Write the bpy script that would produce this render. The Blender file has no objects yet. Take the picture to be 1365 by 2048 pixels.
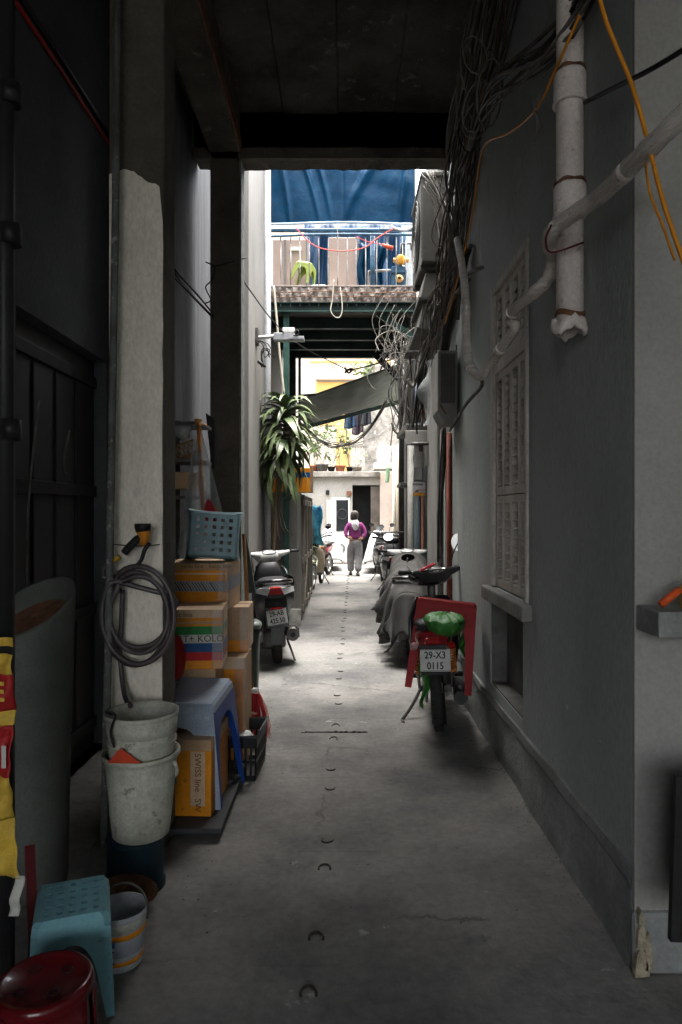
import bpy, math, random
from mathutils import Vector, Matrix
random.seed(7)
R = math.radians
sc = bpy.context.scene
col = sc.collection
# ------------------------------------------------------------------ camera, world, sun, exposure
F, CU, CV, HC = 1365.0, 690.0, 1025.0, 1.5          # focal length and vanishing point in photo pixels, eye height
cam_d = bpy.data.cameras.new('camera'); cam = bpy.data.objects.new('camera', cam_d); col.objects.link(cam)
cam.location = (0, 0, HC); cam.rotation_euler = (R(90), 0, 0)
cam_d.sensor_fit = 'VERTICAL'; cam_d.sensor_height = 36; cam_d.lens = 24
cam_d.shift_x = -7.5/2048; cam_d.shift_y = 1/2048; cam_d.clip_start = .05; cam_d.clip_end = 500
sc.camera = cam
SUN_EL, SUN_AZ = R(84), R(40)                       # azimuth from +y, clockwise
w = bpy.data.worlds.new('World'); sc.world = w; w.use_nodes = True
wn = w.node_tree.nodes; wl = w.node_tree.links
bg = wn['Background']; sky = wn.new('ShaderNodeTexSky'); sky.sky_type = 'NISHITA'; sky.sun_disc = False
sky.sun_elevation = SUN_EL; sky.sun_rotation = SUN_AZ; sky.dust_density = 4; sky.ozone_density = .6
hs = wn.new('ShaderNodeHueSaturation'); hs.inputs['Saturation'].default_value = .22
wl.new(sky.outputs[0], hs.inputs['Color']); wl.new(hs.outputs[0], bg.inputs['Color']); bg.inputs['Strength'].default_value = .15
sd = bpy.data.lights.new('sun', 'SUN'); sd.energy = 1.5; sd.angle = R(75); sd.color = (1, .93, .84)
sun = bpy.data.objects.new('sun', sd); col.objects.link(sun); sun.location = (4, -6, 14)
dv = Vector((math.sin(SUN_AZ)*math.cos(SUN_EL), math.cos(SUN_AZ)*math.cos(SUN_EL), math.sin(SUN_EL)))
sun.rotation_euler = dv.to_track_quat('Z', 'Y').to_euler()
vs = sc.view_settings
vs.view_transform = 'Standard'; vs.look = 'None'; vs.gamma = 1; vs.use_curve_mapping = False; vs.exposure = 3.95
sc.render.engine = 'CYCLES'
sc.cycles.max_bounces = 8; sc.cycles.diffuse_bounces = 5; sc.cycles.sample_clamp_indirect = 6
sc.cycles.use_denoising = True

def W(u, v, y):
    """photo pixel + distance along the alley -> point in the place"""
    return Vector(((u-CU)*y/F, y, HC-(v-CV)*y/F))
def FL(u, v):
    y = HC*F/(v-CV); return Vector(((u-CU)*y/F, y, 0))

# ------------------------------------------------------------------ materials
def mat(name, c, rough=.6, c2=None, scale=6, lo=.4, hi=.65, bump=0., bscale=60, metal=0., spec=.18, stretch=(1,1,1), alpha=1., grain=.08, c3=None, coat=0., fleck=None, crack=None):
    m = bpy.data.materials.new(name); m.use_nodes = True
    nt = m.node_tree; N = nt.nodes; L = nt.links; b = N['Principled BSDF']
    b.inputs['Roughness'].default_value = rough; b.inputs['Metallic'].default_value = metal
    b.inputs['Specular IOR Level'].default_value = spec; b.inputs['Alpha'].default_value = alpha
    b.inputs['Coat Weight'].default_value = coat
    tc = N.new('ShaderNodeTexCoord'); mp = N.new('ShaderNodeMapping'); mp.inputs['Scale'].default_value = stretch
    L.new(tc.outputs['Object'], mp.inputs['Vector'])
    def noise(s, d=5, ro=.6):
        n = N.new('ShaderNodeTexNoise'); n.inputs['Scale'].default_value = s; n.inputs['Detail'].default_value = d
        n.inputs['Roughness'].default_value = ro; L.new(mp.outputs[0], n.inputs['Vector']); return n
    def ramp(src, a, z):
        r = N.new('ShaderNodeMapRange'); r.inputs['From Min'].default_value = a; r.inputs['From Max'].default_value = z
        L.new(src, r.inputs['Value']); return r.outputs[0]
    def mix(fac, a, bcol):
        x = N.new('ShaderNodeMix'); x.data_type = 'RGBA'; L.new(fac, x.inputs['Factor'])
        for s, k in ((a, 'A'), (bcol, 'B')):
            i = x.inputs[6 if k == 'A' else 7]
            if isinstance(s, tuple): i.default_value = (*s, 1)
            else: L.new(s, i)
        return x.outputs[2]
    if c2 is None: c2 = tuple(q*.7 for q in c)
    n1 = noise(scale, 6, .62); out = mix(ramp(n1.outputs['Fac'], lo, hi), tuple(c), tuple(c2))
    if c3 is not None:
        n3 = noise(scale*3.1, 8, .7); out = mix(ramp(n3.outputs['Fac'], .58, .66), out, tuple(c3))
    if fleck:
        n4 = noise(fleck[1], 7, .75); out = mix(ramp(n4.outputs['Fac'], fleck[2], fleck[2]+.03), out, tuple(fleck[0]))
    if crack:
        vo = N.new('ShaderNodeTexVoronoi'); vo.feature = 'DISTANCE_TO_EDGE'; vo.inputs['Scale'].default_value = crack[1]
        nz_ = noise(4, 6, .7); ad_ = N.new('ShaderNodeMix'); ad_.data_type = 'VECTOR'; ad_.inputs['Factor'].default_value = .16
        L.new(mp.outputs[0], ad_.inputs[4]); L.new(nz_.outputs['Color'], ad_.inputs[5]); L.new(ad_.outputs[1], vo.inputs['Vector'])
        ck = N.new('ShaderNodeMapRange'); ck.inputs['From Min'].default_value = 0; ck.inputs['From Max'].default_value = crack[2]
        ck.inputs['To Min'].default_value = 1; ck.inputs['To Max'].default_value = 0; L.new(vo.outputs['Distance'], ck.inputs['Value'])
        ms_ = N.new('ShaderNodeMath'); ms_.operation = 'MULTIPLY'; L.new(ck.outputs[0], ms_.inputs[0]); L.new(ramp(noise(1.1, 3).outputs['Fac'], .5, .58), ms_.inputs[1])
        out = mix(ms_.outputs[0], out, tuple(crack[0]))
    if grain:
        g = noise(bscale*2.2, 3, .7); x = N.new('ShaderNodeHueSaturation'); L.new(out, x.inputs['Color'])
        r = N.new('ShaderNodeMapRange'); r.inputs['From Min'].default_value = .3; r.inputs['From Max'].default_value = .7
        r.inputs['To Min'].default_value = 1-grain*2; r.inputs['To Max'].default_value = 1+grain*2
        L.new(g.outputs['Fac'], r.inputs['Value']); L.new(r.outputs[0], x.inputs['Value']); out = x.outputs[0]
    L.new(out, b.inputs['Base Color'])
    rr = N.new('ShaderNodeMapRange'); rr.inputs['To Min'].default_value = max(.02, rough-.1); rr.inputs['To Max'].default_value = min(1, rough+.12)
    L.new(n1.outputs['Fac'], rr.inputs['Value']); L.new(rr.outputs[0], b.inputs['Roughness'])
    if bump:
        nb = noise(bscale, 6, .65); ad = N.new('ShaderNodeMath'); ad.operation = 'ADD'
        L.new(nb.outputs['Fac'], ad.inputs[0]); L.new(n1.outputs['Fac'], ad.inputs[1])
        bp = N.new('ShaderNodeBump'); bp.inputs['Strength'].default_value = bump; bp.inputs['Distance'].default_value = .02
        L.new(ad.outputs[0], bp.inputs['Height']); L.new(bp.outputs[0], b.inputs['Normal'])
    return m
def plain(name, c, rough=.5, metal=0., spec=.2, coat=0., grain=.05, bump=0.):
    return mat(name, c, rough, tuple(q*.72 for q in c), 7, .38, .68, bump, 90, metal, spec, grain=grain, coat=coat, c3=tuple(q*.6+.012 for q in c) if grain > .03 else None)

MT = {}
MT['floor'] = mat('floor_concrete', (.195,.189,.177), .85, (.078,.078,.077), .75, .40, .62, .5, 12, c3=(.125,.123,.119), grain=.08, fleck=((.25,.245,.233), 3.2, .635), crack=((.085,.083,.08), .8, .008))
MT['slab'] = mat('slab_concrete', (.265,.257,.243), .82, (.16,.158,.154), 1.0, .36, .66, .4, 20, c3=(.22,.215,.205), grain=.13, fleck=((.36,.35,.33), 5.5, .665))
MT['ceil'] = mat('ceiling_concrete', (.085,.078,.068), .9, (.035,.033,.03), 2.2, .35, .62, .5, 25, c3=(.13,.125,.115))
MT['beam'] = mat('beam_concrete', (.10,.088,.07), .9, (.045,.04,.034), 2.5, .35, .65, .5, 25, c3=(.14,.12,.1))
MT['rawcol'] = mat('raw_column_concrete', (.12,.105,.085), .88, (.065,.058,.048), 3, .35, .65, .4, 30)
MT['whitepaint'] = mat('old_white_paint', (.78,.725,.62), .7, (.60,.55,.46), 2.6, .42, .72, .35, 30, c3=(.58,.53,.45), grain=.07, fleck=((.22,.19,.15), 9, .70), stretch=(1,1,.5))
MT['rightwall'] = mat('grey_wall_paint', (.35,.378,.364), .8, (.25,.272,.262), 1.2, .35, .7, .35, 26, stretch=(1,1,.45), grain=.06, c3=(.265,.283,.273), fleck=((.46,.44,.39), 4.2, .675))
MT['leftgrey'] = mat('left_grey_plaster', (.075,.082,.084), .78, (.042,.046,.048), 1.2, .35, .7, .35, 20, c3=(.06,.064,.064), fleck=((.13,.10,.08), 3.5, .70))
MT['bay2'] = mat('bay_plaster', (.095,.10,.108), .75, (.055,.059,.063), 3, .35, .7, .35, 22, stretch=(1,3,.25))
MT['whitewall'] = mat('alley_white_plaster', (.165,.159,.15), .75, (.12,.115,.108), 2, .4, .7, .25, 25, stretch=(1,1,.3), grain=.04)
MT['plinth'] = mat('plinth_render', (.25,.262,.25), .85, (.15,.155,.147), 3, .35, .65, .5, 25)
MT['dark'] = mat('dark_sheet', (.018,.018,.018), .5, (.008,.008,.008), 3)
MT['farcream'] = mat('far_cream', (.42,.36,.285), .8, (.33,.28,.22), 1.2, .4, .7, .1, 12)
MT['farwhite'] = mat('far_white', (.34,.322,.29), .8, (.25,.235,.205), 1.2, .4, .7, .1, 12, c3=(.30,.28,.24))
MT['faryellow'] = mat('far_yellow', (.52,.30,.09), .8, (.42,.24,.08), 1.5, .4, .7, .1, 12)
MT['farstain'] = mat('far_stained', (.24,.215,.185), .85, (.09,.083,.073), 2.2, .35, .65, .3, 15, c3=(.34,.30,.25))
MT['black'] = plain('black_plastic', (.018,.018,.019), .42)
MT['blackgloss'] = plain('black_gloss', (.012,.012,.013), .16, coat=.6, grain=.02)
MT['rubber'] = plain('tyre_rubber', (.022,.021,.02), .8, bump=.2)
MT['steel'] = plain('steel', (.42,.42,.41), .32, 1.0)
MT['darksteel'] = mat('dark_steel', (.10,.10,.095), .5, (.06,.055,.05), 6, metal=.7)
MT['rust'] = mat('rusted_steel', (.16,.075,.04), .85, (.08,.04,.025), 12, bump=.4)
MT['greensteel'] = mat('green_painted_steel', (.035,.085,.07), .5, (.02,.05,.042), 6, c3=(.06,.095,.077))
MT['darkgreen'] = mat('dark_green_steel', (.02,.04,.036), .6, (.012,.018,.016), 4)
MT['crumble'] = mat('broken_concrete', (.21,.185,.165), .95, (.15,.122,.108), 3, .38, .65, .6, 22, c3=(.225,.205,.187))
MT['wood'] = mat('worn_wood', (.20,.18,.15), .75, (.13,.115,.092), 8, stretch=(3,3,.4), bump=.3)

# ------------------------------------------------------------------ mesh helpers
class MB:
    def __init__(s): s.v = []; s.f = []; s.m = []; s.s = []
    def add(s, vs, fs, mi=0, smooth=False):
        o = len(s.v); s.v += [Vector(p) for p in vs]
        for k in fs: s.f.append([o+i for i in k]); s.m.append(mi); s.s.append(smooth)
        return s
    def box(s, lo, hi, mi=0, M=None):
        x0,y0,z0 = lo; x1,y1,z1 = hi
        p = [Vector(q) for q in ((x0,y0,z0),(x1,y0,z0),(x1,y1,z0),(x0,y1,z0),(x0,y0,z1),(x1,y0,z1),(x1,y1,z1),(x0,y1,z1))]
        if M is not None: p = [M @ q for q in p]
        return s.add(p, [(0,3,2,1),(4,5,6,7),(0,1,5,4),(1,2,6,5),(2,3,7,6),(3,0,4,7)], mi)
    def bar(s, a, b, wx, wz, mi=0, up=(0,0,1)):
        a = Vector(a); b = Vector(b); d = (b-a).normalized(); up = Vector(up)
        if abs(d.dot(up)) > .98: up = Vector((0,1,0))
        x = d.cross(up).normalized(); z = x.cross(d)
        p = []
        for q in (a, b):
            for sx, sz in ((-1,-1),(1,-1),(1,1),(-1,1)): p.append(q+x*wx*.5*sx+z*wz*.5*sz)
        return s.add(p, [(3,2,1,0),(4,5,6,7),(0,1,5,4),(1,2,6,5),(2,3,7,6),(3,0,4,7)], mi)
    def tube(s, pts, r, n=8, mi=0, closed=False, caps=True):
        pts = [Vector(p) for p in pts]; k = len(pts); rs = r if isinstance(r, (list, tuple)) else [r]*k
        t = []
        for i in range(k):
            a = pts[(i-1) % k] if (closed or i) else pts[0]; b = pts[(i+1) % k] if (closed or i < k-1) else pts[-1]
            d = b-a; t.append(d.normalized() if d.length > 1e-9 else Vector((0,0,1)))
        up = Vector((0,0,1)) if abs(t[0].z) < .9 else Vector((1,0,0))
        nx = t[0].cross(up).normalized(); vs = []
        for i in range(k):
            nx = (nx - t[i]*nx.dot(t[i]))
            nx = nx.normalized() if nx.length > 1e-6 else t[i].orthogonal().normalized()
            ny = t[i].cross(nx)
            for j in range(n):
                a = 2*math.pi*j/n; vs.append(pts[i]+(nx*math.cos(a)+ny*math.sin(a))*rs[i])
        fs = []
        for i in range(k if closed else k-1):
            for j in range(n):
                a = i*n+j; b = i*n+(j+1) % n; c = ((i+1) % k)*n+(j+1) % n; d = ((i+1) % k)*n+j
                fs.append((a,b,c,d))
        s.add(vs, fs, mi, True)
        if caps and not closed:
            o = len(s.v)-len(vs)
            s.f.append([o+j for j in range(n)][::-1]); s.m.append(mi); s.s.append(False)
            s.f.append([o+(k-1)*n+j for j in range(n)]); s.m.append(mi); s.s.append(False)
        return s
    def lathe(s, prof, n=24, c=(0,0,0), mi=0, M=None, a0=0, a1=2*math.pi, fn=None):
        c = Vector(c); vs = []; full = abs(a1-a0-2*math.pi) < 1e-6; nn = n if full else n+1
        for r, z in prof:
            for j in range(nn):
                a = a0+(a1-a0)*j/n; q = Vector((r*math.cos(a), r*math.sin(a), z))
                if fn: q = fn(q, a)
                if M is not None: q = M @ q
                vs.append(c+q)
        fs = []
        for i in range(len(prof)-1):
            for j in range(n):
                a = i*nn+j; b = i*nn+(j+1) % nn; fs.append((a, b, b+nn, a+nn))
        return s.add(vs, fs, mi, True)
    def loft(s, rings, mi=0, caps=True, smooth=True, closed=True):
        n = len(rings[0]); vs = [p for r in rings for p in r]; fs = []
        for i in range(len(rings)-1):
            for j in range(n if closed else n-1):
                a = i*n+j; b = i*n+(j+1) % n; fs.append((a, b, b+n, a+n))
        s.add(vs, fs, mi, smooth); o = len(s.v)-len(vs)
        if caps and closed:
            s.f.append([o+j for j in range(n)][::-1]); s.m.append(mi); s.s.append(smooth)
            s.f.append([o+(len(rings)-1)*n+j for j in range(n)]); s.m.append(mi); s.s.append(smooth)
        return s
    def grid(s, fn, nu, nv, mi=0, smooth=True):
        vs = [Vector(fn(i/nu, j/nv)) for i in range(nu+1) for j in range(nv+1)]
        fs = [(i*(nv+1)+j, (i+1)*(nv+1)+j, (i+1)*(nv+1)+j+1, i*(nv+1)+j+1) for i in range(nu) for j in range(nv)]
        return s.add(vs, fs, mi, smooth)
    def prism(s, poly, d, mi=0):
        """poly: list of points; extruded by the vector d"""
        d = Vector(d); n = len(poly); a = [Vector(p) for p in poly]
        return s.add(a+[p+d for p in a], [tuple(range(n))[::-1], tuple(range(n, 2*n))]+[(i, (i+1) % n, n+(i+1) % n, n+i) for i in range(n)], mi)
    def xf(s, M):
        s.v = [M @ p for p in s.v]; return s
    def build(s, name, mats, parent=None, world=False, bevel=0, solid=0, sub=0, loc=None, rot=None):
        me = bpy.data.meshes.new(name); vv = s.v
        if world and parent is not None:
            iv = base_matrix(parent).inverted(); vv = [iv @ p for p in vv]
        me.from_pydata([tuple(p) for p in vv], [], s.f)
        if not isinstance(mats, (list, tuple)): mats = [mats]
        for m in mats: me.materials.append(m)
        me.polygons.foreach_set('material_index', s.m); me.polygons.foreach_set('use_smooth', s.s)
        me.update()
        return link(name, me, parent, bevel, solid, sub, loc, rot)
def base_matrix(o):
    M = Matrix.Identity(4)
    while o is not None:
        M = Matrix.LocRotScale(o.location, o.rotation_euler, o.scale) @ M; o = o.parent
    return M
def link(name, me, parent=None, bevel=0, solid=0, sub=0, loc=None, rot=None):
    o = bpy.data.objects.new(name, me); col.objects.link(o); o.parent = parent
    if loc is not None: o.location = loc
    if rot is not None: o.rotation_euler = rot
    if solid: x = o.modifiers.new('thick', 'SOLIDIFY'); x.thickness = solid; x.offset = 0
    if sub: x = o.modifiers.new('sub', 'SUBSURF'); x.levels = sub; x.render_levels = sub
    if bevel: x = o.modifiers.new('bevel', 'BEVEL'); x.width = bevel; x.segments = 2; x.limit_method = 'ANGLE'; x.angle_limit = R(40)
    return o
def tag(o, label=None, cat=None, group=None, kind=None):
    if label: o['label'] = label
    if cat: o['category'] = cat
    if group: o['group'] = group
    if kind: o['kind'] = kind
    return o
def thing(name, label, cat, loc=(0,0,0), rz=0, group=None, rot=None):
    o = bpy.data.objects.new(name, None); col.objects.link(o); o.empty_display_size = .1
    o.location = loc; o.rotation_euler = rot if rot is not None else (0, 0, rz)
    return tag(o, label, cat, group)
def cr(pts, n=8):
    """Catmull-Rom through the points"""
    p = [Vector(q) for q in pts]; p = [p[0]*2-p[1]]+p+[p[-1]*2-p[-2]]; out = []
    for i in range(1, len(p)-2):
        for k in range(n):
            t = k/n; a, b, c, d = p[i-1:i+3]
            out.append(.5*((2*b)+(c-a)*t+(2*a-5*b+4*c-d)*t*t+(3*b-3*c+d-a)*t**3))
    return out+[p[-2]]
def ring(cx, cy, cz, hw, hh, e=2.5, n=16, axis='y'):
    out = []
    for j in range(n):
        a = 2*math.pi*j/n; c = math.cos(a); q = math.sin(a)
        x = hw*math.copysign(abs(c)**(2/e), c); z = hh*math.copysign(abs(q)**(2/e), q)
        out.append(Vector((cx+x, cy, cz+z)) if axis == 'y' else (Vector((cx+x, cy+z, cz)) if axis == 'z' else Vector((cx, cy+x, cz+z))))
    return out
def text_mesh(s, size, name='lettering', align='LEFT', bold=0):
    c = bpy.data.curves.new(name, 'FONT'); c.body = s; c.size = size; c.align_x = align; c.extrude = .0006; c.offset = bold
    c.resolution_u = 3
    t = bpy.data.objects.new(name, c); col.objects.link(t)
    me = bpy.data.meshes.new_from_object(t, depsgraph=bpy.context.evaluated_depsgraph_get())
    bpy.data.objects.remove(t); bpy.data.curves.remove(c); me.name = name
    return me
def lettering(s, size, m, parent, loc, rot, align='CENTER', bold=0, sx=1):
    me = text_mesh(s, size, 'lettering', align, bold); me.materials.append(m)
    o = link('lettering', me, parent, loc=loc, rot=rot); o.scale = (sx, 1, 1)
    return o
# ------------------------------------------------------------------ ground and drain slabs
XR, XL, XL2, XL3 = .945, -1.55, -1.30, -1.05          # right wall, left wall of the first bay, second bay, open alley
YE, ZB = 6.0, 4.53                                    # end of the covered passage, underside of its end beam
g = MB()
gx0, gx1 = -.30, .16                                  # the drain strip runs between these
for x0, x1 in ((-30, gx0), (gx1, 30)):
    g.add([(x0,-25,0),(x1,-25,0),(x1,60,0),(x0,60,0)], [(0,1,2,3)])
g.add([(gx0,-25,-.012),(gx1,-25,-.012),(gx1,60,-.012),(gx0,60,-.012)], [(0,1,2,3)])
g.add([(gx0,-25,0),(gx0,60,0),(gx0,60,-.012),(gx0,-25,-.012)], [(0,1,2,3)]); g.add([(gx1,-25,0),(gx1,60,0),(gx1,60,-.012),(gx1,-25,-.012)], [(3,2,1,0)])
ground = tag(g.build('ground', MT['floor']), kind='structure')
joints = [-.9, -.1, .72, 1.5, 2.26, 3.02, 3.86, 4.66, 5.5, 6.32, 7.14]
while joints[-1] < 21: joints.append(joints[-1]+.82+random.uniform(-.02,.02))
def hook_mesh():
    m = MB(); pts = [Vector((-.024,0,-.01))]
    for k in range(9):
        a = math.pi*(1-k/8); pts.append(Vector((.025*math.cos(a), 0, .031*math.sin(a)+.003)))
    pts.append(Vector((.024,0,-.01))); m.tube(pts, .0048, 6)
    o = m.build('lifting_hook', MT['hookrust']); me = o.data; bpy.data.objects.remove(o); return me
MT['hookrust'] = mat('hook_steel', (.05,.042,.036), .45, (.025,.02,.017), 30, metal=.6)
hook_me = hook_mesh()
for i in range(len(joints)-1):
    a, b = joints[i]+.0008, joints[i+1]-.0008
    if abs(joints[i+1]-4.66) < .01: b -= .012
    jl, jr = random.uniform(0,.0015), random.uniform(0,.0015); dz = random.uniform(-.0005,.0003)
    m = MB(); m.box((gx0, a, -.06), (gx1, b, dz))
    s = m.build('drain_slab', MT['floor'], ground, bevel=.0015)
    for yy in (a+.13+random.uniform(-.03,.03), b-.13+random.uniform(-.03,.03)):
        if yy < 1.9: continue
        xh = -.105+.014*(yy-2.3)+random.uniform(-.016,.016)
        h = link('lifting_hook', hook_me, s, loc=(xh, yy, dz), rot=(R(random.choice((84,86,85,84,86,-85)) if yy > 2.5 else -80), 0, R(random.uniform(-14,14))))
# patch of newer screed along the strip and the dark crack
m = MB()
pts = [(-.27+.42*i/24, 4.655+.004*math.sin(i*1.7)+random.uniform(-.003,.003), .004) for i in range(25)]
m.tube(pts, [.0015+.007*random.random()*(1.2 if 8 < i < 22 else .4) for i in range(25)], 5)
m.build('joint_crack', MT['dark'], ground)

# ------------------------------------------------------------------ passage: right wall with openings
def wall_x(x, thick, y0, y1, z0, z1, holes, name, mtl, parent=None, sgn=1):
    """wall plane x=const with rectangular openings (y0,y1,z0,z1); sgn = which side the body lies on"""
    ys = sorted({y0, y1, *[h[0] for h in holes], *[h[1] for h in holes]}); zs = sorted({z0, z1, *[h[2] for h in holes], *[h[3] for h in holes]})
    m = MB()
    for i in range(len(ys)-1):
        for j in range(len(zs)-1):
            cy, cz = (ys[i]+ys[i+1])/2, (zs[j]+zs[j+1])/2
            if any(h[0] < cy < h[1] and h[2] < cz < h[3] for h in holes): continue
            q = [(x,ys[i],zs[j]),(x,ys[i+1],zs[j]),(x,ys[i+1],zs[j+1]),(x,ys[i],zs[j+1])]
            m.add(q, [(0,1,2,3)] if sgn < 0 else [(3,2,1,0)])
    X = x+sgn*thick
    for h in holes:
        a,b,c,d = h
        m.add([(x,a,c),(X,a,c),(X,a,d),(x,a,d)], [(0,1,2,3)]); m.add([(x,b,c),(X,b,c),(X,b,d),(x,b,d)], [(3,2,1,0)])
        m.add([(x,a,c),(x,b,c),(X,b,c),(X,a,c)], [(0,1,2,3)]); m.add([(x,a,d),(x,b,d),(X,b,d),(X,a,d)], [(3,2,1,0)])
        m.add([(X,a,c),(X,b,c),(X,b,d),(X,a,d)], [(3,2,1,0)])
    m.add([(X,y0,z0),(X,y1,z0),(X,y1,z1),(X,y0,z1)], [(0,1,2,3)])
    m.add([(x,y0,z0),(X,y0,z0),(X,y0,z1),(x,y0,z1)], [(0,1,2,3)]); m.add([(x,y1,z0),(X,y1,z0),(X,y1,z1),(x,y1,z1)], [(3,2,1,0)])
    m.add([(x,y0,z1),(x,y1,z1),(X,y1,z1),(X,y0,z1)], [(0,1,2,3)])
    return m.build(name, mtl, parent)
WY0, WY1, WZ0, WZ1 = 3.50, 4.36, 1.03, 2.92            # shuttered window
rw = wall_x(XR, .25, 2.2455, 6.25, 0, 5.8, [(WY0,WY1,WZ0,WZ1),(3.62,4.42,.40,.93)], 'wall_right', MT['rightwall'])
tag(rw, 'dark grey painted wall of the covered passage on the right', 'wall', kind='structure')
m = MB()                                              # plinth along the right wall, in two offsets
MT['nicheshade'] = mat('niche_shade_lining',(.15,.15,.14),.85,(.09,.09,.084),5)
n = 26
def plinth(u, v):
    y = 2.247+(6.24-2.247)*u; k = [(XR+.02,.34),(XR-.012,.335),(XR-.014,.29),(XR-.004,.27),(XR-.012,.0)]; i = min(3, int(v*4)); t = v*4-i
    x = k[i][0]*(1-t)+k[i+1][0]*t; z = k[i][1]*(1-t)+k[i+1][1]*t
    return (x-.006*math.sin(y*7)*math.sin(y*3.1+z*20), y, z+.008*math.sin(y*2.3+1)*(1 if z > .05 else 0))
m.grid(plinth, 60, 12, smooth=False); m.build('plinth', MT['plinth'], rw)
m = MB(); m.box((XR+.10,3.641,.413),(XR+.17,4.394,.92)); m.build('niche_shade_board', mat('niche_shade_board',(.13,.13,.12),.85,(.08,.08,.074),4), rw)  # added board; its darker colour stands in for the niche's shade
for lo_, hi_ in (((XR+.006,4.395,.402),(XR+.179,4.419,.929)),((XR+.004,3.622,.401),(XR+.178,4.394,.412)),((XR+.006,3.621,.413),(XR+.179,3.64,.928))):
    m = MB(); m.box(lo_, hi_); m.build('niche_shade_lining', MT['nicheshade'], rw)  # darker strips put the niche's shade into colour
# frontal pier at the mouth of the passage on the right
pr = thing('wall_pier', 'lit grey wall face beside the passage at the right edge', 'wall', (1.6,2.05,0)); pr['kind'] = 'structure'
MT['pier'] = mat('pier_paint', (.27,.262,.245), .75, (.225,.22,.205), 1.4, .35, .7, .2, 28, grain=.05)
m = MB(); m.box((.9445,2.225,.20), (2.6,2.245,8)); m.build('wall_face', MT['pier'], pr, world=True, bevel=.004)
m = MB(); m.box((.9375,2.210,0), (2.58,2.244,.205)); m.build('plinth', MT['plinth'], pr, world=True, bevel=.02)
m = MB()
for x0_, z0_, w_, h_ in ((.935,.0,.05,.10),(.942,.09,.035,.09),(.965,.02,.03,.13),(.945,.17,.022,.05)):
    m.prism([(x0_,2.196,z0_),(x0_+w_,2.196,z0_+.004),(x0_+w_*.85,2.196,z0_+h_*.6),(x0_+w_*.5,2.196,z0_+h_),(x0_+w_*.12,2.196,z0_+h_*.7)][::-1], (0,.03,0))
m.build('chipped_plaster', mat('chipped_plaster',(.40,.34,.25),.95,(.2,.17,.12),25,bump=.8,bscale=50), pr, world=True, bevel=.004)
m = MB(); m.box((.948,2.06,1.12), (1.4,2.225,1.20)); m.build('stone_ledge', MT['plinth'], pr, world=True, bevel=.006)
for x0, y0, x1, y1 in ((.945, -9.2, 0, 0),): pass
m = MB(); m.box((2.4,-11.2,0), (2.6,2.19,8)); tag(m.build('unseen_wall_right', MT['rightwall']), kind='structure')  # unseen wall added to close in the light behind the camera
# ------------------------------------------------------------------ left side of the passage
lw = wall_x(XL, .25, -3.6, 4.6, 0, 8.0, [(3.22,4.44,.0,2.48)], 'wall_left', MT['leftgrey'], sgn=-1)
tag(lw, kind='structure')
random.seed(21)
def patch(y, z, r, mtl, parent, x=XR, n=13, sq=1.0):
    m = MB(); pts = []
    for k in range(n):
        a = -2*math.pi*k/n; q = r*random.uniform(.65,1.15); pts.append((x-.0025, y+q*math.cos(a), z+q*sq*math.sin(a)))
    m.prism(pts, (.004,0,0)); return m.build('plaster_patch', mtl, parent, bevel=.001)
MT['patchlight'] = mat('patch_light', (.335,.36,.347), .85, (.27,.29,.28), 5, bump=.5, bscale=40); MT['patchdark'] = mat('patch_dark', (.29,.312,.30), .85, (.22,.24,.23), 5, bump=.6, bscale=40)
MT['patchchip'] = mat('paint_chip', (.42,.40,.35), .9, (.3,.28,.24), 9)
for u_, v_, r_, mm in ((1035,350,.13,'patchlight'),(1022,435,.09,'patchlight')):
    y_ = XR*F/(u_-CU); patch(y_, HC-(v_-CV)*y_/F, r_, MT[mm], rw, sq=random.uniform(.8,1.5))
for k in range(26):                                   # small chips of missing paint, mostly low on the wall
    y_ = random.uniform(2.5,5.8); z_ = .36+1.6*random.random()**2.2; 
    if 3.3 < y_ < 4.6 and z_ > .3: continue
    patch(y_, z_, random.uniform(.004,.013), MT['patchchip'], rw, n=7)
random.seed(7)
ds = MB(); ds.box((XL-.12,3.225,.0), (XL-.08,4.435,2.475)); dd0 = ds.build('dark_door', mat('door_sheet',(.012,.012,.012),.5,(.007,.007,.007),4,spec=.4), lw)
for z_ in (.12,.85,1.6,2.3):
    m = MB(); m.box((XL-.0795,3.24,z_),(XL-.055,4.42,z_+.07)); m.build('door_rail', MT['dark'], dd0, bevel=.004)
for y_ in (3.55,3.83,4.12):
    m = MB(); m.box((XL-.0795,y_,.2),(XL-.068,y_+.012,2.29)); m.build('door_seam', MT['dark'], dd0)
m = MB(); m.box((XL-.054,3.30,1.02),(XL-.035,3.36,1.10)); m.tube([(XL-.045,3.31,1.10),(XL-.045,3.33,1.14),(XL-.045,3.35,1.10)], .006, 6); m.build('padlock', MT['steel'], dd0, bevel=.004)
m = MB(); m.tube([(XL+.012,3.1,3.885),(XL+.012,3.7,3.90),(XL+.012,4.3,3.90),(XL+.01,4.58,3.92)], .012, 6)
tag(m.build('red_conduit', plain('red_cable',(.26,.02,.015),.5)), 'thin red cable run along the dark left wall above the doorway', 'cable')
m = MB(); m.tube([(XL+.02,3.05,3.93),(XL+.02,3.7,3.955),(XL+.02,4.58,3.95)], .014, 6)  # black tube drawn for the dark gap above the red cable
tag(m.build('dark_gap_line', MT['black']), 'black line for the dark gap just above the red cable on the left wall', 'cable')
w2 = MB(); w2.box((XL2-.3,4.6,0), (XL2,7.45,5.8)); tag(w2.build('wall_bay', MT['bay2']), kind='structure')
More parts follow.
